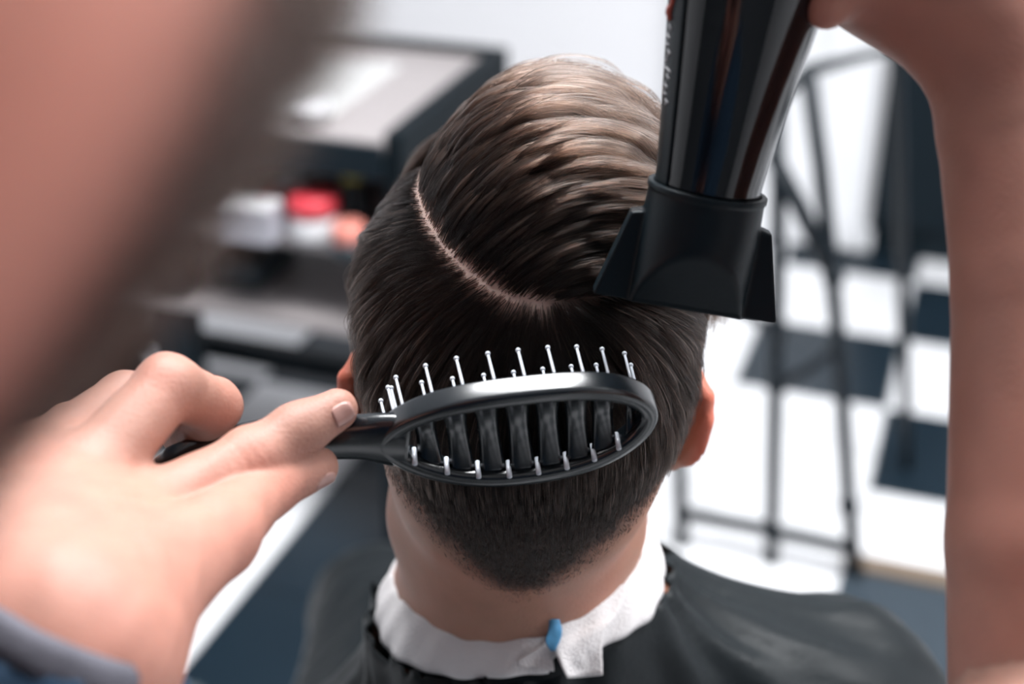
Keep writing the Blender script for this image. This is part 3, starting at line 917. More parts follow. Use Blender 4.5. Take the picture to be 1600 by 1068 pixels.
# locks
lkP, lkp, _ = scalp_points(11000, 11)
g = group_of(lkP)
lL, lH, ldp, lpar = traits(lkP, lkp, g)
okl = (ldp > 0.0012) & ((g == 1) | (np.random.default_rng(5).random(len(g)) < 0.85))
lkP, lkp, g, lL, lH = lkP[okl], lkp[okl], g[okl], lL[okl], lH[okl]
lam = 0.25 + 0.75 * RNG.random(len(lkP)) ** 0.8
lL *= 0.8 + 0.4 * RNG.random(len(lkP))
LK = grow(lkP, g, lL, lH, lam)
# loose waves where the hair is lifted at the front
wv = (g == 0) * ss(lkp[:, 1], 0.005, 0.06)
uu = np.linspace(0, 1, K)
ph = RNG.uniform(0, 6.28, (len(lkP), 3)); am = 0.0050 * wv[:, None] * RNG.normal(0.8, 0.5, (len(lkP), 1))
for a in range(3):
    LK[:, :, a] += am * np.sin(uu[None] * 7.5 + ph[:, a:a + 1]) * uu[None] ** 0.8
def children(n, seed, gsel, clump_hi, fr, zmin=-0.12, low=False):
    P, p, hl = scalp_points(n, seed, zmin, low)
    gg = group_of(P)
    m = np.isin(gg, gsel)
    P, p, gg, hl = P[m], p[m], gg[m], hl[m]
    dp, par = seg_dist(P, part_line)
    gap = 0.0002 + 0.0040 * ss(par, 0.095, 0.045) + 0.0030 * ss(par, 0.065, 0.03)
    rr = np.random.default_rng(seed + 1)
    keep = (dp > gap * (0.25 + 1.5 * rr.random(len(P)) ** 1.5))
    # thinning at the very edge of the hairline
    keep &= rr.random(len(P)) < (0.12 + 0.88 * ss(hl, 0.0, 0.026))
    P, p, gg, dp = P[keep], p[keep], gg[keep], dp[keep]
    idx = np.zeros((len(P), 2), int); w = np.zeros((len(P), 2))
    for G in gsel:
        li = np.where(g == G)[0]; ci = np.where(gg == G)[0]
        for a in range(0, len(ci), 4000):
            c = ci[a:a + 4000]
            Pc = (P[c] - C_H).astype(np.float32); Pl = (lkP[li] - C_H).astype(np.float32)
            d2 = ((Pc ** 2).sum(1)[:, None] + (Pl ** 2).sum(1)[None] - 2 * Pc @ Pl.T)
            o = np.argpartition(d2, 2, axis=1)[:, :2]
            dd = np.take_along_axis(d2, o, 1)
            s = np.argsort(dd, 1); o = np.take_along_axis(o, s, 1); dd = np.take_along_axis(dd, s, 1)
            idx[c] = li[o]; w[c] = 1 / (np.maximum(dd, 0) + 1e-7)
    w /= w.sum(1, keepdims=True)
    l0 = LK[idx[:, 0]]; l1 = LK[idx[:, 1]]
    disp = w[:, :1, None] * (l0 - l0[:, :1]) + w[:, 1:, None] * (l1 - l1[:, :1])
    sc_len = (0.72 + 0.38 * rr.random(len(P)))
    S = P[:, None, :] + disp * sc_len[:, None, None]
    cl = np.where(gg == 0, clump_hi, 0.72 * clump_hi) * rr.random(len(P)) ** np.where(gg == 0, 0.28, 0.5)
    uu = np.linspace(0, 1, K)
    S = S + (cl[:, None] * (uu[None] ** 0.42))[:, :, None] * (l0 - S) * (0.9)
    # frizz
    lenv = np.linalg.norm(disp[:, -1], axis=1)
    ph = rr.uniform(0, 6.28, (len(P), 3)); fq = rr.uniform(3, 9, (len(P), 3))
    for a in range(3):
        S[:, :, a] += (fr * np.minimum(lenv / 0.05, 1) * rr.random(len(P)) ** 1.6)[:, None] * np.sin(fq[:, a:a + 1] * uu[None] + ph[:, a:a + 1]) * uu[None]
    # never sink under the skin
    Q = S[:, 1:].reshape(-1, 3)
    d = c_scalp(Q)
    lowm = d < 0.0003
    n = unit(grad(c_scalp, Q[lowm])); Q[lowm] += n * (0.0003 - d[lowm])[:, None]
    S[:, 1:] = Q.reshape(len(S), K - 1, 3)
    return S, gg, lam[idx[:, 0]], hl[keep]
HS, HG, HLAM, _ = children(200000, 21, [0, 1], 0.97, 0.0011)
HN, _, _, HLN = children(70000, 41, [1], 0.3, 0.0006, low=True)
nG = len(HS)
tint = np.where(HG == 0, np.clip((HLAM - 0.30) * 1.6, 0.02, 1.0) * RNG.uniform(0.25, 1.0, nG), np.where((RNG.random(nG) < 0.07) & (c_loc(HS[:, 0])[:, 2] > -0.01), RNG.uniform(0.25, 0.8, nG), RNG.uniform(0.0, 0.12, nG)))  # lighter top hair, plus painted highlights on upper locks and shade between them
rads = np.where(HG == 0, 0.00008 + 0.00011 * RNG.random(nG) ** 1.5, np.where(tint > 0.2, 0.00014, RNG.uniform(0.00006, 0.00010, nG)))
HS = np.concatenate([HS, HN]); tint = np.concatenate([tint, np.zeros(len(HN))]); rads = np.concatenate([rads, 0.00003 + 0.00003 * ss(HLN, 0.0, 0.03)])
hair = strands_obj('hair', HS, rads, M_HAIR, client, tint=tint)
tag(hair, 'dark brown combed hair with a curved side parting', kind='stuff')
print('strands', len(HS), 'locks', len(LK), (g == 0).sum())

# ================================================================== cape
def cape_f(P):
    d = s_cone(P, (0.055, 0.630, 1.002), (0.185, 0.650, 0.957), 0.060, 0.060)
    d = smin(d, s_cone(P, (-0.045, 0.625, 0.955), (-0.175, 0.640, 0.825), 0.052, 0.058), 0.05)
    d = smin(d, s_ell(P, (0.02, 0.665, 0.735), (0.19, 0.130, 0.25)), 0.07)
    d = smin(d, s_cone(P, (0.20, 0.655, 0.93), (0.275, 0.70, 0.68), 0.060, 0.053), 0.05)
    d = smin(d, s_cone(P, (-0.19, 0.645, 0.81), (-0.27, 0.70, 0.66), 0.056, 0.053), 0.05)
    d = smin(d, s_cone(P, (0.275, 0.70, 0.68), (0.12, 0.92, 0.69), 0.053, 0.042), 0.06)
    d = smin(d, s_cone(P, (-0.27, 0.70, 0.66), (-0.10, 0.92, 0.69), 0.053, 0.042), 0.06)
    d = smin(d, s_cone(P, (0.09, 0.70, 0.60), (0.13, 1.18, 0.59), 0.10, 0.08), 0.08)
    d = smin(d, s_cone(P, (-0.09, 0.70, 0.60), (-0.13, 1.18, 0.59), 0.10, 0.08), 0.08)
    d = smin(d, s_cone(P, (0.03, 0.67, 0.95), (0.004, 0.626, 1.045), 0.100, 0.0820), 0.030)
    q = P - np.array([0.004, 0.628, 1.05])
    ang = np.arctan2(q[:, 0], -q[:, 1]); r = np.sqrt(q[:, 0] ** 2 + q[:, 1] ** 2)
    gather = np.sin(ang * 19 + 2.5 * np.sin(ang * 4.3) + 18 * r) * ss(r, 0.30, 0.07) * 0.0022
    fold = 0.0045 * wnoise(P, 22, 8, 3) * ss(r, 0.06, 0.16) + 0.0018 * wnoise(P * np.array([1, 1, 0.6]), 75, 9, 2)
    return d - 0.004 - gather - fold
v, f = surface_nets(cape_f, (-0.42, 0.44, 0.44), (0.42, 1.34, 1.14), 0.0055)
nk = s_cone(v, NECK_T, np.array([0.004, 0.628, 0.9]), 0.052, 0.054)
qx = v[:, 0] - 0.004; qy = v[:, 1] - 0.6255; qr = np.sqrt(qx ** 2 + qy ** 2)
zstrip = 1.049 + 0.0265 * (0.5 - 0.5 * qy / qr) + 0.015 * qx / qr
keep = ((nk > 0.0) | (v[:, 2] < 1.02)) & ((v[:, 2] < zstrip + 0.001) | (qr > 0.088)) & (v[:, 2] > 0.47)
cape = np_mesh('barber_cape', v, f, M_CAPE, None, None, keep)
sm = cape.modifiers.new('thickness', 'SOLIDIFY'); sm.thickness = 0.0012; sm.offset = -1
tag(cape, 'black nylon barber cape over the shoulders of the seated customer', 'cape')

# ================================================================== paper neck strip
strip = empty('neck_strip', (0.004, 0.625, 1.075), 'white crepe paper strip wrapped around the neck of the customer', 'neck strip')
SC = np.array([0.004, 0.6255, 0.0])
NS = 180
def strip_pt(a, s):
    """a: angle, 0 at the back; s: 0 top edge .. 1 bottom edge"""
    x, y = math.sin(a), -math.cos(a)
    back = 0.5 + 0.5 * math.cos(a)
    zt = 1.076 + 0.0250 * back + 0.0140 * x
    zb = 1.049 + 0.0265 * back + 0.0150 * x
    r = 0.0685 + 0.0105 * max(s, 0.0) ** 0.9 + 0.002 * math.sin(s * 3.1)
    r += 0.0007 * math.sin(a * 23 + 4 * s) + 0.0009 * math.sin(a * 7 + 1)
    ry = r * (1.02 + 0.04 * s)
    z = zt + (zb - zt) * s + 0.0010 * math.sin(a * 9 + 2) * s
    return np.array([SC[0] + r * x, SC[1] + ry * y, z])
rows = [(-0.12, -0.0025), (0.0, -0.0006), (0.0, 0.0), (0.12, 0), (0.3, 0), (0.5, 0), (0.7, 0), (0.88, 0), (1.0, 0)]
verts, faces = [], []
for i in range(NS):
    a = 2 * math.pi * i / NS
    px = to_px(strip_pt(a, 1.0))[0][0] if math.cos(a) > 0 else 0
    cut = 1.0
    if 858 < px < 905: cut = 0.70 + 0.30 * min(1, max(0, (866 - px) / 6)) if px < 866 else 0.70
    for s, dr in rows:
        p = strip_pt(a, max(s, 0) * cut)
        if dr: p = p + dr * np.array([math.sin(a), -math.cos(a), 0]) + np.array([0, 0, -0.006 if s < 0 else 0])
        verts.append(p)
nr = len(rows)
for i in range(NS):
    j = (i + 1) % NS
    for k in range(nr - 1):
        faces.append((i * nr + k, i * nr + k + 1, j * nr + k + 1, j * nr + k))
o = mesh_obj('strip_band', verts, faces, M_STRIP, strip)
mm = o.modifiers.new('thickness', 'SOLIDIFY'); mm.thickness = 0.0006; mm.offset = 0
def strip_depth(px, py):
    # depth of the strip surface under a pixel, by sampling it
    return None
_A = np.linspace(-1.0, 1.3, 260); _S = np.linspace(-0.1, 1.25, 110)
_gs = np.array([s for a in _A for s in _S]); _grid = np.array([strip_pt(a, s) for a in _A for s in _S]); _gx, _gy, _gf = to_px(_grid)
def on_strip_many(Q, off):
    """points in space on the strip or on the cape below it, whichever comes first under each pixel"""
    Q = np.asarray(Q, float)
    i = np.argmin((_gx[None] - Q[:, :1]) ** 2 + (_gy[None] - Q[:, 1:2]) ** 2, axis=1)
    dep = np.where(_gs[i] <= 1.0, _gf[i], 9.0)
    D = FWD[None] + RIGHT[None] * (Q[:, :1] - 800) / FPX + UP[None] * (534 - Q[:, 1:2]) / FPX
    ln = np.linalg.norm(D, axis=1); t = np.full(len(Q), 0.55)
    for _ in range(30):
        t = t + (cape_f(CAM + D * t[:, None]) - 0.0045) * 0.75 / ln
    t = np.minimum(dep, np.where(t > 0.95, 9.0, t)); t = np.where(t > 2, _gf[i], t) - off
    return CAM + D * t[:, None]
def px_patch(name, left, right, n, m, parent, off, thick, jag=0.0, lift=0.0):
    """thin sheet lying on the strip between two pixel polylines (designed on the strip, given its own thickness)"""
    Lc = catmull(left, 6); Rc = catmull(right, 6)
    Lc = Lc[np.linspace(0, len(Lc) - 1, n).astype(int)]; Rc = Rc[np.linspace(0, len(Rc) - 1, n).astype(int)]
    vs, fs, of = [], [], []
    for i in range(n):
        for j in range(m):
            t = j / (m - 1)
            q = Lc[i] * (1 - t) + Rc[i] * t
            if j == m - 1 and jag: q = q + np.array([jag * (1 if i % 2 else -1), 0])
            vs.append(q); of.append(off + lift * (i / (n - 1)) + 0.0006 * math.sin(3 * t + i * 0.4))
    for i in range(n - 1):
        for j in range(m - 1):
            fs.append((i * m + j, (i + 1) * m + j, (i + 1) * m + j + 1, i * m + j + 1))
    vs = on_strip_many(vs, np.array(of))
    ob = mesh_obj(name, vs, fs, parent[1], parent[0])
    sm_ = ob.modifiers.new('soften', 'SMOOTH'); sm_.factor = 0.5; sm_.iterations = 3
    s = ob.modifiers.new('thickness', 'SOLIDIFY'); s.thickness = thick; s.offset = 0
    return ob
px_patch('torn_end', [(872, 972), (866, 1000), (867, 1020), (886, 1061)], [(985, 905), (968, 955), (944, 990), (943, 1057)], 26, 14, (strip, M_STRIP), 0.0026, 0.0006, jag=1.3, lift=0.006)
px_patch('folded_end', [(860, 996), (835, 1015), (808, 1030), (806, 1040)], [(866, 1012), (862, 1020), (866, 1034), (868, 1050)], 14, 10, (strip, M_STRIP), 0.0016, 0.0006)
px_patch('adhesive_seal', [(858, 966), (856, 985), (851, 1002), (862, 1018)], [(874, 966), (879, 985), (876, 1000), (866, 1018)], 14, 8, (strip, M_BLUE), 0.0085, 0.0004)

# ================================================================== barber chair under the cape
chair = empty('barber_chair', (0, 0.74, 0), 'dark padded barber chair under the cape of the customer', 'chair')
def cbox(name, m, c, s, bev=0.02):
    b = bmesh.new(); box(b, np.array(c), np.array([s[0], 0, 0]), np.array([0, s[1], 0]), np.array([0, 0, s[2]]), bev=bev, seg=3)
    return bm_obj(name, b, m, chair, smooth=False)
cbox('seat', M_LEATHER, (0, 0.78, 0.45), (0.50, 0.50, 0.11), 0.03)
cbox('backrest', M_LEATHER, (0, 0.475, 0.66), (0.44, 0.07, 0.34), 0.03)
for s in (-1, 1):
    cbox('armrest', M_LEATHER, (s * 0.305, 0.80, 0.655), (0.065, 0.40, 0.05), 0.02)
    cbox('arm_post', M_CHROME, (s * 0.305, 0.66, 0.52), (0.03, 0.04, 0.23), 0.006)
    cbox('arm_post', M_CHROME, (s * 0.305, 0.94, 0.52), (0.03, 0.04, 0.23), 0.006)
    cbox('arm_link', M_CHROME, (s * 0.283, 0.80, 0.42), (0.08, 0.34, 0.025), 0.006)
b = bmesh.new(); lathe(b, (0, 0.78, 0), (0, 0, 1), [(0, 0), (0.30, 0), (0.30, 0.012), (0.27, 0.03), (0.08, 0.05), (0.055, 0.08), (0.05, 0.38), (0.09, 0.395), (0, 0.395)], 40)
bm_obj('pedestal', b, M_CHROME, chair, smooth=True)
b = bmesh.new(); box(b, (0, 1.30, 0.055), (0.34, 0, 0), (0, 0.30, 0), (0, 0, 0.02), bev=0.006); box(b, (0, 1.05, 0.20), (0.05, 0, 0), (0, 0.35, -0.28), (0, 0.03, 0.03), bev=0.004)
bm_obj('footrest', b, M_CHROME, chair)

vs, fs = [], []
for i in range(96):
    a = 2 * math.pi * i / 96
    for s_ in (0.35, 0.6, 0.85, 1.15):
        p_ = strip_pt(a, s_); vs.append(p_ - 0.0013 * np.array([math.sin(a), -math.cos(a), 0.4]))
for i in range(96):
    j = (i + 1) % 96
    for k in range(3): fs.append((i * 4 + k, i * 4 + k + 1, j * 4 + k + 1, j * 4 + k))
o = mesh_obj('collar_band', vs, fs, M_CAPE, cape)

# ================================================================== vent brush
BX = nrm(RIGHT * math.cos(math.radians(6.2)) + UP * math.sin(math.radians(6.2)) + FWD * 0.02)
PD = nrm(UP * math.sin(math.radians(46)) + FWD * math.cos(math.radians(46)))
PD = nrm(PD - BX * (PD @ BX))
BW = np.cross(PD, BX); BW = BW if BW @ UP > 0 else -BW
BO = at(812, 692, 0.571)
def br(x, w, p): return BO + BX * x + BW * w + PD * p
brush = empty('vent_brush', BO, 'black vented hairbrush with pale ball-tipped pins at the back of the head', 'hairbrush')
HL = 0.0535
def hw(x):
    t = min(1.0, abs(x) / HL)
    e = (1 - t ** 2.6) ** 0.55
    h = 0.0248 * e
    if x < 0: h = 0.0248 * ((1 - t ** 2.2) ** 0.62) 
    return h
# rim: closed loop swept with a rounded rectangular section
loop = []
N = 96
for i in range(N):
    a = 2 * math.pi * i / N
    x = HL * math.cos(a)
    w = hw(x) * (1 if math.sin(a) >= 0 else -1) if abs(math.sin(a)) > 1e-6 else 0.0
    loop.append((x, w))
loop = np.array(loop)
def bow(x): return 0.0045 * (x / HL) ** 2      # the body bows gently towards the pins at both ends
sec = [(-0.0036, 0.0024), (-0.0031, 0.0007), (-0.0020, 0.0), (0.0022, 0.0), (0.0031, 0.0006), (0.0035, 0.0014), (0.0036, 0.0022), (0.0036, 0.0094), (0.0035, 0.0102), (0.0022, 0.0114), (-0.0013, 0.0114), (-0.0026, 0.0100)]
verts, faces = [], []
for i in range(N):
    x, w = loop[i]
    tx, tw = loop[(i + 1) % N] - loop[i - 1]
    l = math.hypot(tx, tw); nx, nw = tw / l, -tx / l
    for r, p in sec:
        verts.append(br(x + nx * r, w + nw * r, p + bow(x)))
ns = len(sec)
for i in range(N):
    j = (i + 1) % N
    for k in range(ns):
        k2 = (k + 1) % ns
        faces.append((i * ns + k, i * ns + k2, j * ns + k2, j * ns + k))
o = mesh_obj('rim', verts, faces, M_BRUSH, brush)
slots = [(px - 812) * 0.571 / FPX for px in (643, 692, 741, 790, 837, 883, 928, 968)]
ribs = [(a + b) / 2 for a, b in zip(slots[:-1], slots[1:])]
def rib(x, half):
    vs, fs = [], []
    h = hw(x) - 0.001
    n = 13
    for i in range(n):
        t = -1 + 2 * i / (n - 1)
        sag = 0.0085 - 0.0055 * t * t
        wd = half * (1.0 - 0.27 * (1 - t * t))
        for dx, dp in ((-wd, 0.0), (-wd * 0.6, -0.0008), (wd * 0.6, -0.0008), (wd, 0.0), (wd * 0.8, 0.0022), (-wd * 0.8, 0.0022)):
            vs.append(br(x + dx, h * t, sag + dp + bow(x)))
    for i in range(n - 1):
        for k in range(6):
            k2 = (k + 1) % 6
            fs.append((i * 6 + k, i * 6 + k2, (i + 1) * 6 + k2, (i + 1) * 6 + k))
    fs.append(tuple(range(6))[::-1]); fs.append(tuple((n - 1) * 6 + k for k in range(6)))
    return mesh_obj('rib', vs, fs, M_BRUSH, brush)
for x in ribs: rib(x, 0.0058)
rib(-0.0490, 0.0040); rib(0.0465, 0.0026)
def pin(x, w, p0, ln, r=0.00062):
    b = bmesh.new()
    a = br(x, w, p0 + bow(x)); lean = BX * (-0.10 + 1.2 * x) * ln * 0.9
    e = a + PD * ln + lean
    tube(b, [a, a * 0.5 + e * 0.5, e], [r * 1.25, r, r * 0.9], 8)
    bmesh.ops.create_uvsphere(b, u_segments=10, v_segments=8, radius=r * 1.75, matrix=Matrix.Translation(Vector(e)))
    return bm_obj('pin', b, M_PIN, brush, smooth=True)
def socket(x, w, p0, ln, r=0.0011):  # short pale stub added for the lit end of a pin
    b = bmesh.new(); a = br(x, w, p0 + bow(x)); tube(b, [a, a + PD * ln], [r, r * 0.9], 10)
    return bm_obj('pin_lit_stub', b, M_PIN, brush, smooth=True)
for x in slots:
    h = hw(x)
    pin(x - 0.001, h - 0.003, 0.008, 0.0225)
    pin(x - 0.004, h * 0.45, 0.010, 0.0185)
    socket(x + 0.0003, -h + 0.0046, -0.0006, 0.0085)
pin(-0.0525, 0.004, 0.008, 0.0150); pin(-0.0485, 0.009, 0.008, 0.0180); pin(0.0485, 0.008, 0.008, 0.0235); pin(0.0505, 0.004, 0.008, 0.0200)
# handle
hp = catmull([at(640, 690, 0.5765), at(608, 686, 0.5765), at(565, 683, 0.577), at(500, 684, 0.580), at(430, 684, 0.583), at(350, 700, 0.584), at(290, 718, 0.582), at(236, 738, 0.581)], 6)
hwid = np.interp(np.linspace(0, 1, len(hp)), [0, 0.1, 0.2, 0.30, 0.43, 0.7, 0.9, 0.97, 1.0], [0.0120, 0.0150, 0.0138, 0.0115, 0.0105, 0.0100, 0.0085, 0.0055, 0.002])
hth = np.interp(np.linspace(0, 1, len(hp)), [0, 0.2, 0.5, 0.9, 1.0], [0.0052, 0.0055, 0.0060, 0.0055, 0.002])
vs, fs = [], []
for i, p in enumerate(hp):
    t = nrm(hp[min(i + 1, len(hp) - 1)] - hp[max(i - 1, 0)])
    w = nrm(BW - t * (BW @ t)); q = np.cross(t, w)
    for a in np.linspace(0, 2 * math.pi, 16, endpoint=False):
        ca, sa = math.cos(a), math.sin(a)
        ca = math.copysign(abs(ca) ** 0.75, ca); sa = math.copysign(abs(sa) ** 0.75, sa)
        vs.append(p + w * hwid[i] * ca + q * hth[i] * sa)
for i in range(len(hp) - 1):
    for k in range(16):
        k2 = (k + 1) % 16
        fs.append((i * 16 + k, i * 16 + k2, (i + 1) * 16 + k2, (i + 1) * 16 + k))
fs.append(tuple(range(16))[::-1]); fs.append(tuple((len(hp) - 1) * 16 + k for k in range(16)))
mesh_obj('handle', vs, fs, M_BRUSH, brush)

# ================================================================== hair dryer
D0 = at(1106, 294, 0.562)                                   # middle of the collar mouth
D1 = at(1166, 0, 0.540)
DA = nrm(D0 - D1)                                           # blowing direction
DWv = at(1215, 505, 0.56) - at(930, 458, 0.56)
DWv = nrm(DWv - DA * (DWv @ DA)); DN = np.cross(DA, DWv)    # wide axis, thin axis
if DN @ FWD > 0: DN = -DN                                   # thin axis faces the camera
dryer = empty('hair_dryer', D0, 'black hair dryer with a flat nozzle pointing down at the hair', 'hair dryer')
RC = 0.0232
def noz(P):
    q = P - D0
    w, n, a = q @ DWv, q @ DN, q @ DA
    rr = np.sqrt(w * w + n * n)
    cyl = np.maximum(np.maximum(rr - RC - 0.0005 * ss(a, 0.0, 0.02), -a - 0.0), a - 0.049)
    lip = np.maximum(rr - RC - 0.0008, np.abs(a - 0.001) - 0.0012)
    cyl = smin(cyl, lip, 0.001)
    t = np.clip((a - 0.017) / 0.030, 0, 1)
    wed = np.abs(n) - (RC + 0.004 + (0.0078 - RC - 0.004) * t)
    cyl = smax(cyl, wed * 0.85, 0.0016)
    hwv = 0.0285 + (0.0375 - 0.0285) * np.clip((a - 0.014) / 0.034, 0, 1)
    slab = smax(smax(np.abs(w) - hwv, np.abs(n) - 0.0050, 0.0014), np.maximum(0.013 - a - 0.25 * np.maximum(0.027 - np.abs(w), 0), a - 0.049), 0.0014)
    d = smin(cyl, slab, 0.0012)
    hol = np.maximum(np.maximum(rr - RC + 0.0018, a - 0.014), -0.01 - a)
    slot = np.maximum(np.maximum(np.abs(n) - 0.0028, np.abs(w) - hwv + 0.003), 0.040 - a)
    return np.maximum(np.maximum(d, -hol), -slot)
ext = 0.052
lo = D0 - np.abs(DWv) * 0.045 - np.abs(DN) * 0.032 - np.abs(DA) * 0.006 + np.minimum(DA * 0.055, 0)
hi = D0 + np.abs(DWv) * 0.045 + np.abs(DN) * 0.032 + np.abs(DA) * 0.006 + np.maximum(DA * 0.055, 0)
v, f = surface_nets(noz, lo, hi, 0.00075)
np_mesh('nozzle', v, f, M_NOZZLE, dryer)
b = bmesh.new()
prof = [(0.0, -0.010), (0.0204, -0.010), (0.0208, -0.006), (0.0209, 0.004), (0.0226, 0.020), (0.0252, 0.042), (0.0283, 0.066), (0.0312, 0.088), (0.0338, 0.112), (0.0352, 0.135), (0.0358, 0.160), (0.0352, 0.180), (0.032, 0.188)]
lathe(b, D0, -DA, prof, 64, x=DWv)
barrel = bm_obj('barrel', b, M_BARREL, dryer, smooth=True)
b = bmesh.new(); lathe(b, D0, -DA, [(0.032, 0.186), (0.033, 0.190), (0.030, 0.204), (0.020, 0.212), (0, 0.214)], 48, x=DWv)
rear = bm_obj('rear_filter', b, M_NOZZLE, dryer, smooth=True)
for k in range(5):
    b = bmesh.new(); r = 0.006 + 0.0048 * k
    pts = [D0 - DA * (0.2145 - 0.0035 * (k / 4) ** 2 * 2.2) + r * (math.cos(t) * DWv + math.sin(t) * DN) for t in np.linspace(0, 2 * math.pi, 40)]
    tube(b, pts, 0.0009, 6, cap=False); bm_obj('grille_ring', b, M_CHROME, rear, smooth=True)
HD = nrm(RIGHT * 0.75 + UP * 0.45 - FWD * 0.25); HD = nrm(HD - DA * (HD @ DA) * 0.8)
HB = D0 - DA * 0.140
b = bmesh.new(); tube(b, [HB + HD * 0.02, HB + HD * 0.05, HB + HD * 0.09, HB + HD * 0.14, HB + HD * 0.150], [0.019, 0.017, 0.0165, 0.0155, 0.010], 20)
handle_d = bm_obj('handle', b, M_NOZZLE, dryer, smooth=True)
b = bmesh.new(); cc = HB + HD * 0.075 - DA * 0.0165; box(b, cc, HD * 0.022, np.cross(HD, DA) * 0.010, DA * 0.006, bev=0.0015); bm_obj('switch', b, M_LOGO, handle_d)
b = bmesh.new(); tube(b, catmull([HB + HD * 0.148, HB + HD * 0.19 + np.array([0, 0, -0.01]), HB + HD * 0.23 + np.array([0.02, 0.0, -0.10]), HB + HD * 0.25 + np.array([0.06, 0.02, -0.30]), HB + HD * 0.27 + np.array([0.10, 0.0, -0.60])], 8), 0.0035, 10)
bm_obj('power_cord', b, M_NOZZLE, dryer, smooth=True)
# maker's mark along the barrel: illegible silver script after a red sign
def barrel_r(s): return np.interp(s, [p[1] for p in prof], [p[0] for p in prof])
def on_barrel(phi, s, lift=0.0002):
    r = barrel_r(s) + lift
    return D0 - DA * s + r * (math.cos(phi) * DWv + math.sin(phi) * DN)
def find_phi(px, py):
    ph, st_ = np.meshgrid(np.linspace(0, 2 * math.pi, 240), np.linspace(0.02, 0.12, 60), indexing='ij')
    ph = ph.ravel(); st_ = st_.ravel()
    nn = np.cos(ph)[:, None] * DWv + np.sin(ph)[:, None] * DN
    Q = D0 - DA * st_[:, None] + barrel_r(st_)[:, None] * nn
    x, y, _ = to_px(Q)
    e = (x - px) ** 2 + (y - py) ** 2 + 1e9 * (((CAM - Q) * nn).sum(1) < 0)
    i = np.argmin(e)
    return ph[i], st_[i]
pa, sa = find_phi(1050, 36); pb, sb = find_phi(1043, 166)
if pb - pa > math.pi: pb -= 2 * math.pi
if pa - pb > math.pi: pa -= 2 * math.pi
pvs, pfs = [], []
for i, s_ in enumerate(np.linspace(-0.004, 0.150, 28)):
    wid = 0.80
    for t in np.linspace(-0.75, 1.0, 15):
        pvs.append(on_barrel(pa + 0.02 + wid * t * 0.62, s_, 0.00035))
for i in range(27):
    for j in range(14): pfs.append((i * 15 + j, i * 15 + j + 1, (i + 1) * 15 + j + 1, (i + 1) * 15 + j))
o = mesh_obj('side_panel', pvs, pfs, M_NOZZLE, dryer)
sm_ = o.modifiers.new('thickness', 'SOLIDIFY'); sm_.thickness = 0.0004; sm_.offset = 0
def glyph(k, n):
    """one small cursive loop of the script"""
    t0 = k / n
    s0 = sa + (sb - sa) * t0; ds = (sb - sa) / n
    pts = []
    hgt = 0.11 * (1.7 if k == 5 else 1.0)
    for t in np.linspace(0, 1, 14):
        ang = t * 2 * math.pi * (1.0 if k % 2 else 0.8)
        s = s0 + ds * (0.15 + 0.7 * t + 0.22 * math.sin(ang))
        phi = pa + (pb - pa) * t0 + hgt * math.sin(ang * 0.5 + 0.4 * (k % 3)) * (1 if k % 3 else -0.8) + 0.05
        pts.append(on_barrel(phi, s, 0.0005))
    return pts
for k in range(10):
    b = bmesh.new(); tube(b, glyph(k, 10), 0.00048, 6); bm_obj('logo_letter', b, M_LOGO, barrel, smooth=True)
b = bmesh.new(); dsr = (sa - sb) / 10
tube(b, [on_barrel(pa + 0.05 * math.sin(6 * t), sa + dsr * (0.5 + 3 * t), 0.0008) for t in np.linspace(0, 1, 10)], [0.0012] * 2 + [0.0016] * 3 + [0.0010] * 5, 8)
bm_obj('logo_mark', b, M_LOGO_RED, barrel, smooth=True)

# ================================================================== the barber
barber = empty('person', (-0.15, -0.12, 0.0), 'barber with a dark beard holding the brush and dryer, blue denim sleeve', 'person')
# head: leaning in from the left, right cheek towards the camera
def c2w(r, u, f): return RIGHT * r + UP * u + FWD * f
B_U = nrm(c2w(-0.625, 0.468, -0.60)); B_F = c2w(0.60, 0.80, 0.02); B_F = nrm(B_F - B_U * (B_F @ B_U)); B_X = np.cross(B_F, B_U)
B_M = np.stack([B_X, B_F, B_U], 1)
B_E = camp(-0.158, 0.041, 0.152)
def b_loc(P): return (P - B_E) @ B_M
def b_wld(p): return np.asarray(p) @ B_M.T + B_E
B_NB = np.array([-0.185, -0.005, 1.335])
SHR = np.array([0.055, 0.085, 1.255]); SHL = np.array([-0.375, -0.02, 1.28])
ELR = at(1690, 1180, 0.50); ELL = np.array([-0.275, 0.22, 1.03])
WRR = at(1575, 70, 0.530)
WRL = at(92, 1012, 0.452)
def b_head(P):
    p = b_loc(P)
    d = head_face(p, head_core(p))
    d = smin(d, s_ell(p, (0, 0.022, -0.078), (0.056, 0.080, 0.036)), 0.02)      # full beard under the jaw
    d = smin(d, s_chain(P, [b_wld((0, -0.015, -0.04)), b_wld((-0.01, -0.03, -0.09)) * 0.75 + B_NB * 0.25, B_NB], [0.054, 0.055, 0.062], 0.02), 0.02)
    return head_ear(p, d)
def b_body(P):
    d = s_cone(P, B_NB, SHR, 0.06, 0.058)
    d = smin(d, s_cone(P, B_NB, SHL, 0.06, 0.058), 0.04)
    d = smin(d, s_cone(P, B_NB + np.array([0, 0, 0.0]), np.array([-0.155, -0.10, 1.12]), 0.07, 0.13), 0.06)
    d = smin(d, s_cone(P, (-0.155, -0.10, 1.12), (-0.15, -0.16, 0.92), 0.135, 0.135), 0.05)
    d = smin(d, s_cone(P, SHR, ELR, 0.054, 0.044), 0.02)
    d = smin(d, s_cone(P, SHL, ELL, 0.054, 0.044), 0.02)
    return d
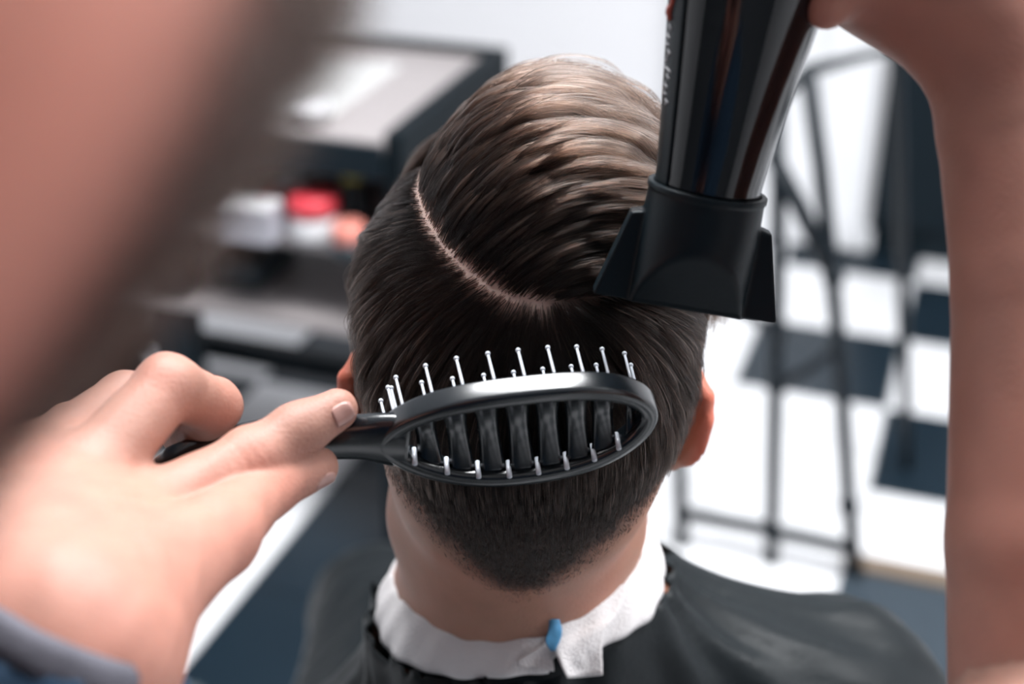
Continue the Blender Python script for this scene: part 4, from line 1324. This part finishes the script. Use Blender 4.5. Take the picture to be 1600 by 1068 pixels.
def r_arm(P):
    d = s_chain(P, [ELR, at(1672, 850, 0.505), at(1650, 450, 0.518), at(1598, 190, 0.528), WRR], [0.045, 0.0425, 0.0365, 0.0310, 0.0285], 0.003)
    return d
def r_hand(P):
    hb = at(1490, -10, 0.534)
    pal = at(1385, -62, 0.540)
    d = s_chain(P, [WRR, hb, pal, at(1345, -95, 0.545)], [0.0285, 0.0280, 0.0255, 0.021], 0.015)
    # fingers close around the handle of the dryer
    for k, (r, ln) in enumerate(((0.0095, 1.0), (0.0100, 1.05), (0.0095, 1.0), (0.0082, 0.85))):
        c = HB + HD * (0.040 + 0.0205 * k)
        sd = nrm(np.cross(HD, c - at(1385, -62, 0.540))); dirp = nrm((at(1385, -62, 0.54) - c) - HD * ((at(1385, -62, 0.54) - c) @ HD))
        t2 = np.cross(HD, dirp)
        ring = [c + 0.026 * (dirp * math.cos(a) + t2 * math.sin(a)) for a in (0.5, 1.5, 2.5, 3.4)]
        root = at(1385, -62, 0.540) * 0.55 + c * 0.45
        d = smin(d, s_chain(P, [root] + ring, [0.0125, r * 1.1, r * 1.05, r, r * 0.85], 0.004), 0.006)
    c = HB + HD * 0.03
    d = smin(d, s_chain(P, [hb * 0.5 + pal * 0.5, at(1345, -30, 0.530), at(1310, -30, 0.522), at(1292, 12, 0.522)], [0.016, 0.0125, 0.0100, 0.0080], 0.006), 0.01)
    return d
# --- left hand on the brush
I_ = [at(212, 818, 0.518), at(392, 716, 0.548), at(466, 672, 0.559), at(527, 639, 0.565)]
M_ = [at(112, 772, 0.512), at(262, 603, 0.545), at(334, 634, 0.570), at(300, 684, 0.596)]
R_ = [at(35, 745, 0.515), at(196, 628, 0.570), at(290, 645, 0.602), at(285, 682, 0.618)]
P_ = [at(-30, 770, 0.525), at(110, 668, 0.590), at(185, 690, 0.625), at(190, 715, 0.640)]
T_ = [at(205, 925, 0.472), at(336, 836, 0.512), at(412, 764, 0.548), at(496, 729, 0.566)]
def l_hand(P):
    q = P
    idx = s_chain(q, I_, [0.0148, 0.0118, 0.0105, 0.0082], 0.005)
    mid = s_chain(q, M_, [0.0150, 0.0122, 0.0108, 0.0090], 0.004)
    rng = s_chain(q, R_, [0.0145, 0.0118, 0.0102, 0.0088], 0.004)
    pky = s_chain(q, P_, [0.0130, 0.0100, 0.0090, 0.0078], 0.004)
    thb = s_chain(q, T_, [0.0230, 0.0150, 0.0112, 0.0083], 0.006)
    # back of the hand
    wr = WRL
    pal = s_cone(q, wr, I_[0] + FWD * 0.006, 0.031, 0.0160)
    pal = smin(pal, s_cone(q, wr, M_[0] + FWD * 0.006, 0.031, 0.0165), 0.015)
    pal = smin(pal, s_cone(q, wr, R_[0] + FWD * 0.006, 0.031, 0.0160), 0.015)
    pal = smin(pal, s_cone(q, wr, P_[0] + FWD * 0.006, 0.030, 0.0150), 0.015)
    pal = smin(pal, s_cone(q, at(150, 870, 0.514), at(60, 850, 0.514), 0.024, 0.023), 0.012)
    # tendons running to the knuckles
    for kn, am in ((I_[0], 0.0042), (M_[0], 0.0042), (R_[0], 0.0035)):
        pal = smin(pal, s_cone(q, wr * 0.45 + kn * 0.55 - FWD * 0.0135, kn - FWD * 0.0115, 0.0025, am), 0.006)
    # knuckle heads stand proud, with shallow valleys between them
    for kn, r_ in ((I_[0], 0.0125), (M_[0], 0.0125), (R_[0], 0.0110)):
        pal = smin(pal, s_ell(q, kn - FWD * 0.0105, (r_, r_, r_)), 0.004)
    d = smin(idx, pal, 0.010)
    d = smin(d, smin(mid, pal, 0.010), 0.0035)
    d = smin(d, smin(rng, pal, 0.010), 0.003)
    d = smin(d, smin(pky, pal, 0.010), 0.003)
    d = smin(d, smin(thb, pal, 0.013), 0.0012)
    # creases over the bent knuckle of the index finger
    ax = nrm(I_[2] - I_[0])
    t = (q - I_[1]) @ ax
    near = np.exp(-((np.linalg.norm(q - (I_[1] - FWD * 0.0115), axis=1) / 0.009) ** 2))
    d = d + 0.00014 * near * (np.sin(t * 1500) - 0.3)
    # soft undulation of skin
    d = d + 0.0003 * wnoise(q, 220, 4, 2)
    fore = s_cone(q, wr, ELL, 0.0290, 0.040)
    return smin(d, fore, 0.02)
parts_b = []
bx = np.array([0.155, 0.155, 0.155])
v1, f1 = surface_nets(b_head, B_E - [0.16, 0.26, 0.21], B_E + [0.17, 0.17, 0.19], 0.0034)
parts_b.append((v1, f1))
allp = np.array(I_ + M_ + R_ + P_ + T_ + [WRL])
v2, f2 = surface_nets(l_hand, allp.min(0) - 0.05, allp.max(0) + 0.03, 0.0014)
parts_b.append((v2, f2))
def arms(P):
    d = smin(r_arm(P), r_hand(P), 0.012)
    return d
pr = np.array([ELR, WRR, at(1280, -160, 0.52), HB + HD * 0.14])
v3, f3 = surface_nets(arms, pr.min(0) - 0.065, pr.max(0) + 0.065, 0.0026)
parts_b.append((v3, f3))
v4, f4 = surface_nets(lambda P: smin(smin(b_body(P), s_cone(P, ELL, WRL, 0.040, 0.028), 0.01), s_cone(P, ELR, at(1672, 850, 0.505), 0.045, 0.041), 0.01), (-0.5, -0.36, 0.72), (0.30, 0.50, 1.42), 0.009)
parts_b.append((v4, f4))
mv, mf = join_np(parts_b)
p = b_loc(mv); nh = len(v1)
isb = np.zeros(len(mv), bool); isb[:nh] = True
beardline = ss(p[:, 2] + 0.55 * np.maximum(0.03 - p[:, 1], 0) * 0 - 0.10 * (p[:, 1] - 0.06), -0.076, -0.102) * ss(p[:, 1], -0.07, -0.04)
mous = np.exp(-(((p[:, 2] + 0.046) / 0.006) ** 2)) * (np.abs(p[:, 0]) < 0.03) * (p[:, 1] > 0.08)
neckfade = ss(p[:, 2], -0.150, -0.125)
scalp = ss(hairline(p), 0.0, 0.012) * (p[:, 1] < 0.08)
stub = np.where(isb, np.clip(np.maximum(beardline * neckfade * 0.93, np.maximum(mous * 0.9, scalp * 0.9)), 0, 1), 0)
red = np.zeros(len(mv))
red[:nh] = 0.70 + 0.15 * wnoise(mv[:nh], 45, 6)
lips = np.exp(-(((p[:, 2] + 0.062) / 0.008) ** 2)) * (np.abs(p[:, 0]) < 0.022) * (p[:, 1] > 0.088)
red = np.where(isb, np.maximum(red, lips * 0.9), red)
h0, h1 = nh, nh + len(v2)
hv = mv[h0:h1]
rd = np.zeros(len(hv))
for kn, rr_, am in ((I_[0] - FWD * 0.010, 0.016, 0.42), (M_[0] - FWD * 0.010, 0.015, 0.32), (I_[1] - FWD * 0.009, 0.010, 0.22), (M_[1] - FWD * 0.008, 0.012, 0.22), (M_[2], 0.014, 0.35), (I_[3], 0.010, 0.18), (T_[2], 0.016, 0.40), (T_[1], 0.020, 0.28)):
    rd += am * np.exp(-(np.linalg.norm(hv - kn, axis=1) / rr_) ** 2)
rd += 0.22 * ss(hv @ UP - (WRL @ UP), 0.06, 0.0) + 0.06 * wnoise(hv, 90, 12)
red[h0:h1] = np.clip(rd * 1.35, 0, 0.85)
stub[h0:h1] = np.clip(0.16 * np.exp(-(np.linalg.norm(hv - WRL, axis=1) / 0.05) ** 2) * (1 + wnoise(hv, 150, 16)), 0, 1)
red[h1:h1 + len(v3)] = 0.30 + 0.10 * wnoise(mv[h1:h1 + len(v3)], 40, 13)
stub[h1:h1 + len(v3)] = np.clip(0.06 + 0.06 * wnoise(mv[h1:h1 + len(v3)], 90, 14), 0, 1)
np_mesh('body', mv, mf, M_SKIN_B, barber, {'stubble': stub, 'redness': red})
# nails
def nail(tip, prev, out, ln, wd, r, name='fingernail'):
    t = nrm(tip - prev); o = nrm(out - t * (out @ t)); s = np.cross(t, o)
    vs, fs = [], []
    n, m = 9, 9
    for i in range(n):
        a = -0.95 + 1.9 * i / (n - 1)
        for j in range(m):
            l = -0.5 + j / (m - 1)
            ww = wd * (1 - 0.55 * max(0, l * 2 - 0.2) ** 2.2 - 0.25 * max(0, -l * 2 - 0.4) ** 2)
            vs.append(tip + t * (l * ln) + s * math.sin(a) * ww + o * (math.cos(a) * wd * 0.62 + r - wd * 0.62 + 0.0001 + 0.12 * max(0, -l) * r))
    for i in range(n - 1):
        for j in range(m - 1):
            fs.append((i * m + j, (i + 1) * m + j, (i + 1) * m + j + 1, i * m + j + 1))
    ob = mesh_obj(name, vs, fs, M_NAIL, barber)
    sm_ = ob.modifiers.new('thickness', 'SOLIDIFY'); sm_.thickness = 0.0003; sm_.offset = 0
    return ob
nail(I_[3] - nrm(I_[3] - I_[2]) * 0.0004, I_[2], c2w(0.34, -0.24, -0.9), 0.0088, 0.0054, 0.0084)
nail(T_[3] - nrm(T_[3] - T_[2]) * 0.0025, T_[2], c2w(0.35, -0.70, -0.60), 0.0100, 0.0055, 0.0084)
# beard and hair strands
def head_strands(n, mask, L, seed, down):
    rr_ = np.random.default_rng(seed)
    pi = rr_.choice(np.where(mask)[0], n)
    P = mv[pi] + rr_.normal(0, 0.0012, (n, 3))
    for _ in range(3):
        gg = grad(b_head, P); P = P - gg * b_head(P)[:, None]
    nn = unit(grad(b_head, P))
    t = unit(np.asarray(down)[None] + rr_.normal(0, 0.35, (n, 3))); t = t - nn * (t * nn).sum(1, keepdims=True)
    ln = L * (0.6 + 0.6 * rr_.random(n))
    Ks = 5; u_ = np.linspace(0, 1, Ks)
    return P[:, None] + (ln[:, None] * u_[None])[:, :, None] * (unit(0.55 * nn + 0.8 * t))[:, None] + (ln[:, None] * u_[None] ** 2)[:, :, None] * t[:, None] * 0.35
Bst = head_strands(9000, isb & (np.maximum(beardline * neckfade, mous) > 0.55), 0.007, 51, (B_M @ np.array([0, 0.25, -1.0])))
strands_obj('beard', Bst, np.full(len(Bst), 0.00008), M_BEARD, barber)['kind'] = 'stuff'
Hst = head_strands(16000, isb & (scalp > 0.6), 0.030, 52, (B_M @ np.array([0, -0.6, -0.5])))
strands_obj('hair', Hst, np.full(len(Hst), 0.00010), M_BEARD, barber)['kind'] = 'stuff'
for s in (-1, 1):
    b = bmesh.new(); bmesh.ops.create_uvsphere(b, u_segments=16, v_segments=12, radius=0.0118, matrix=Matrix.Translation(Vector(b_wld((0.032 * s, 0.0855, 0.011)))))
    bm_obj('eye', b, M_WPL, barber, smooth=True)
# clothes: shirt with rolled sleeves, trousers, shoes
FA = nrm(ELL - WRL)
cuff0 = WRL - FA * 0.016
def shirt_f(P):
    d = b_body(P) - 0.012
    d = smin(d, s_cone(P, ELL, cuff0 + FA * 0.012, 0.055, 0.0445), 0.015)
    d = d + 0.003 * wnoise(P, 45, 15, 3)
    # end at the neck, at the waist and at the right elbow
    d = smax(d, np.where(np.linalg.norm(P - B_NB, axis=1) < 0.16, P[:, 2] - (B_NB[2] + 0.012) + 0.35 * (P[:, 1] - B_NB[1]), -1.0), 0.004)
    d = smax(d, np.where(np.linalg.norm(P - cuff0, axis=1) < 0.14, 0.010 - (P - cuff0) @ FA, -1.0), 0.002)
    d = smax(d, 0.86 - P[:, 2], 0.004)
    ua_ = nrm(ELR - SHR)
    d = smax(d, np.where((P - SHR) @ ua_ > 0.05, (P - ELR) @ ua_ + 0.12, -1.0), 0.004)
    return d
v, f = surface_nets(shirt_f, (-0.52, -0.38, 0.84), (0.32, 0.45, 1.46), 0.007)
np_mesh('shirt', v, f, M_DENIM, barber)
cvs, cfs = [], []
xb, yb, zb_ = basis(FA)
n = 48
prof_c = [(0.0370, 0.004), (0.0380, 0.0), (0.0420, 0.0), (0.0440, 0.003), (0.0448, 0.008), (0.0450, 0.011), (0.0400, 0.014)]
for i in range(n):
    a = 2 * math.pi * i / n
    for r, s in prof_c:
        rr_ = r + 0.0012 * math.sin(3 * a + s * 90) + 0.0008 * math.sin(11 * a)
        cvs.append(cuff0 - RIGHT * 0.006 + FA * s + rr_ * (xb * math.cos(a) + yb * math.sin(a)))
m_ = len(prof_c)
for i in range(n):
    j = (i + 1) % n
    for k in range(m_ - 1): cfs.append((i * m_ + k, i * m_ + k + 1, j * m_ + k + 1, j * m_ + k))
mesh_obj('cuff', cvs, cfs, M_CUFF, barber)
def trousers_f(P):
    d = s_cone(P, (-0.15, -0.16, 0.92), (-0.15, -0.17, 0.86), 0.140, 0.150)
    for s in (-1, 1):
        d = smin(d, s_chain(P, [(-0.15 + 0.08 * s, -0.17, 0.85), (-0.15 + 0.11 * s, -0.14, 0.48), (-0.15 + 0.11 * s, -0.18, 0.10)], [0.095, 0.068, 0.055], 0.03), 0.04)
    d = smax(d, P[:, 2] - 0.93, 0.004)
    return smax(d, 0.05 - P[:, 2], 0.004)
v, f = surface_nets(trousers_f, (-0.42, -0.38, 0.03), (0.12, 0.06, 0.97), 0.010)
np_mesh('trousers', v, f, M_TROUSER, barber)
for s in (-1, 1):
    x = -0.15 + 0.11 * s
    v, f = surface_nets(lambda P: smax(smin(s_cone(P, (x, -0.20, 0.055), (x, -0.04, 0.038), 0.046, 0.036), s_cone(P, (x, -0.18, 0.055), (x, -0.18, 0.10), 0.045, 0.048), 0.02), 0.002 - P[:, 2], 0.003), (x - 0.07, -0.28, -0.02), (x + 0.07, 0.03, 0.16), 0.006)
    np_mesh('shoe', v, f, M_LEATHER, barber)
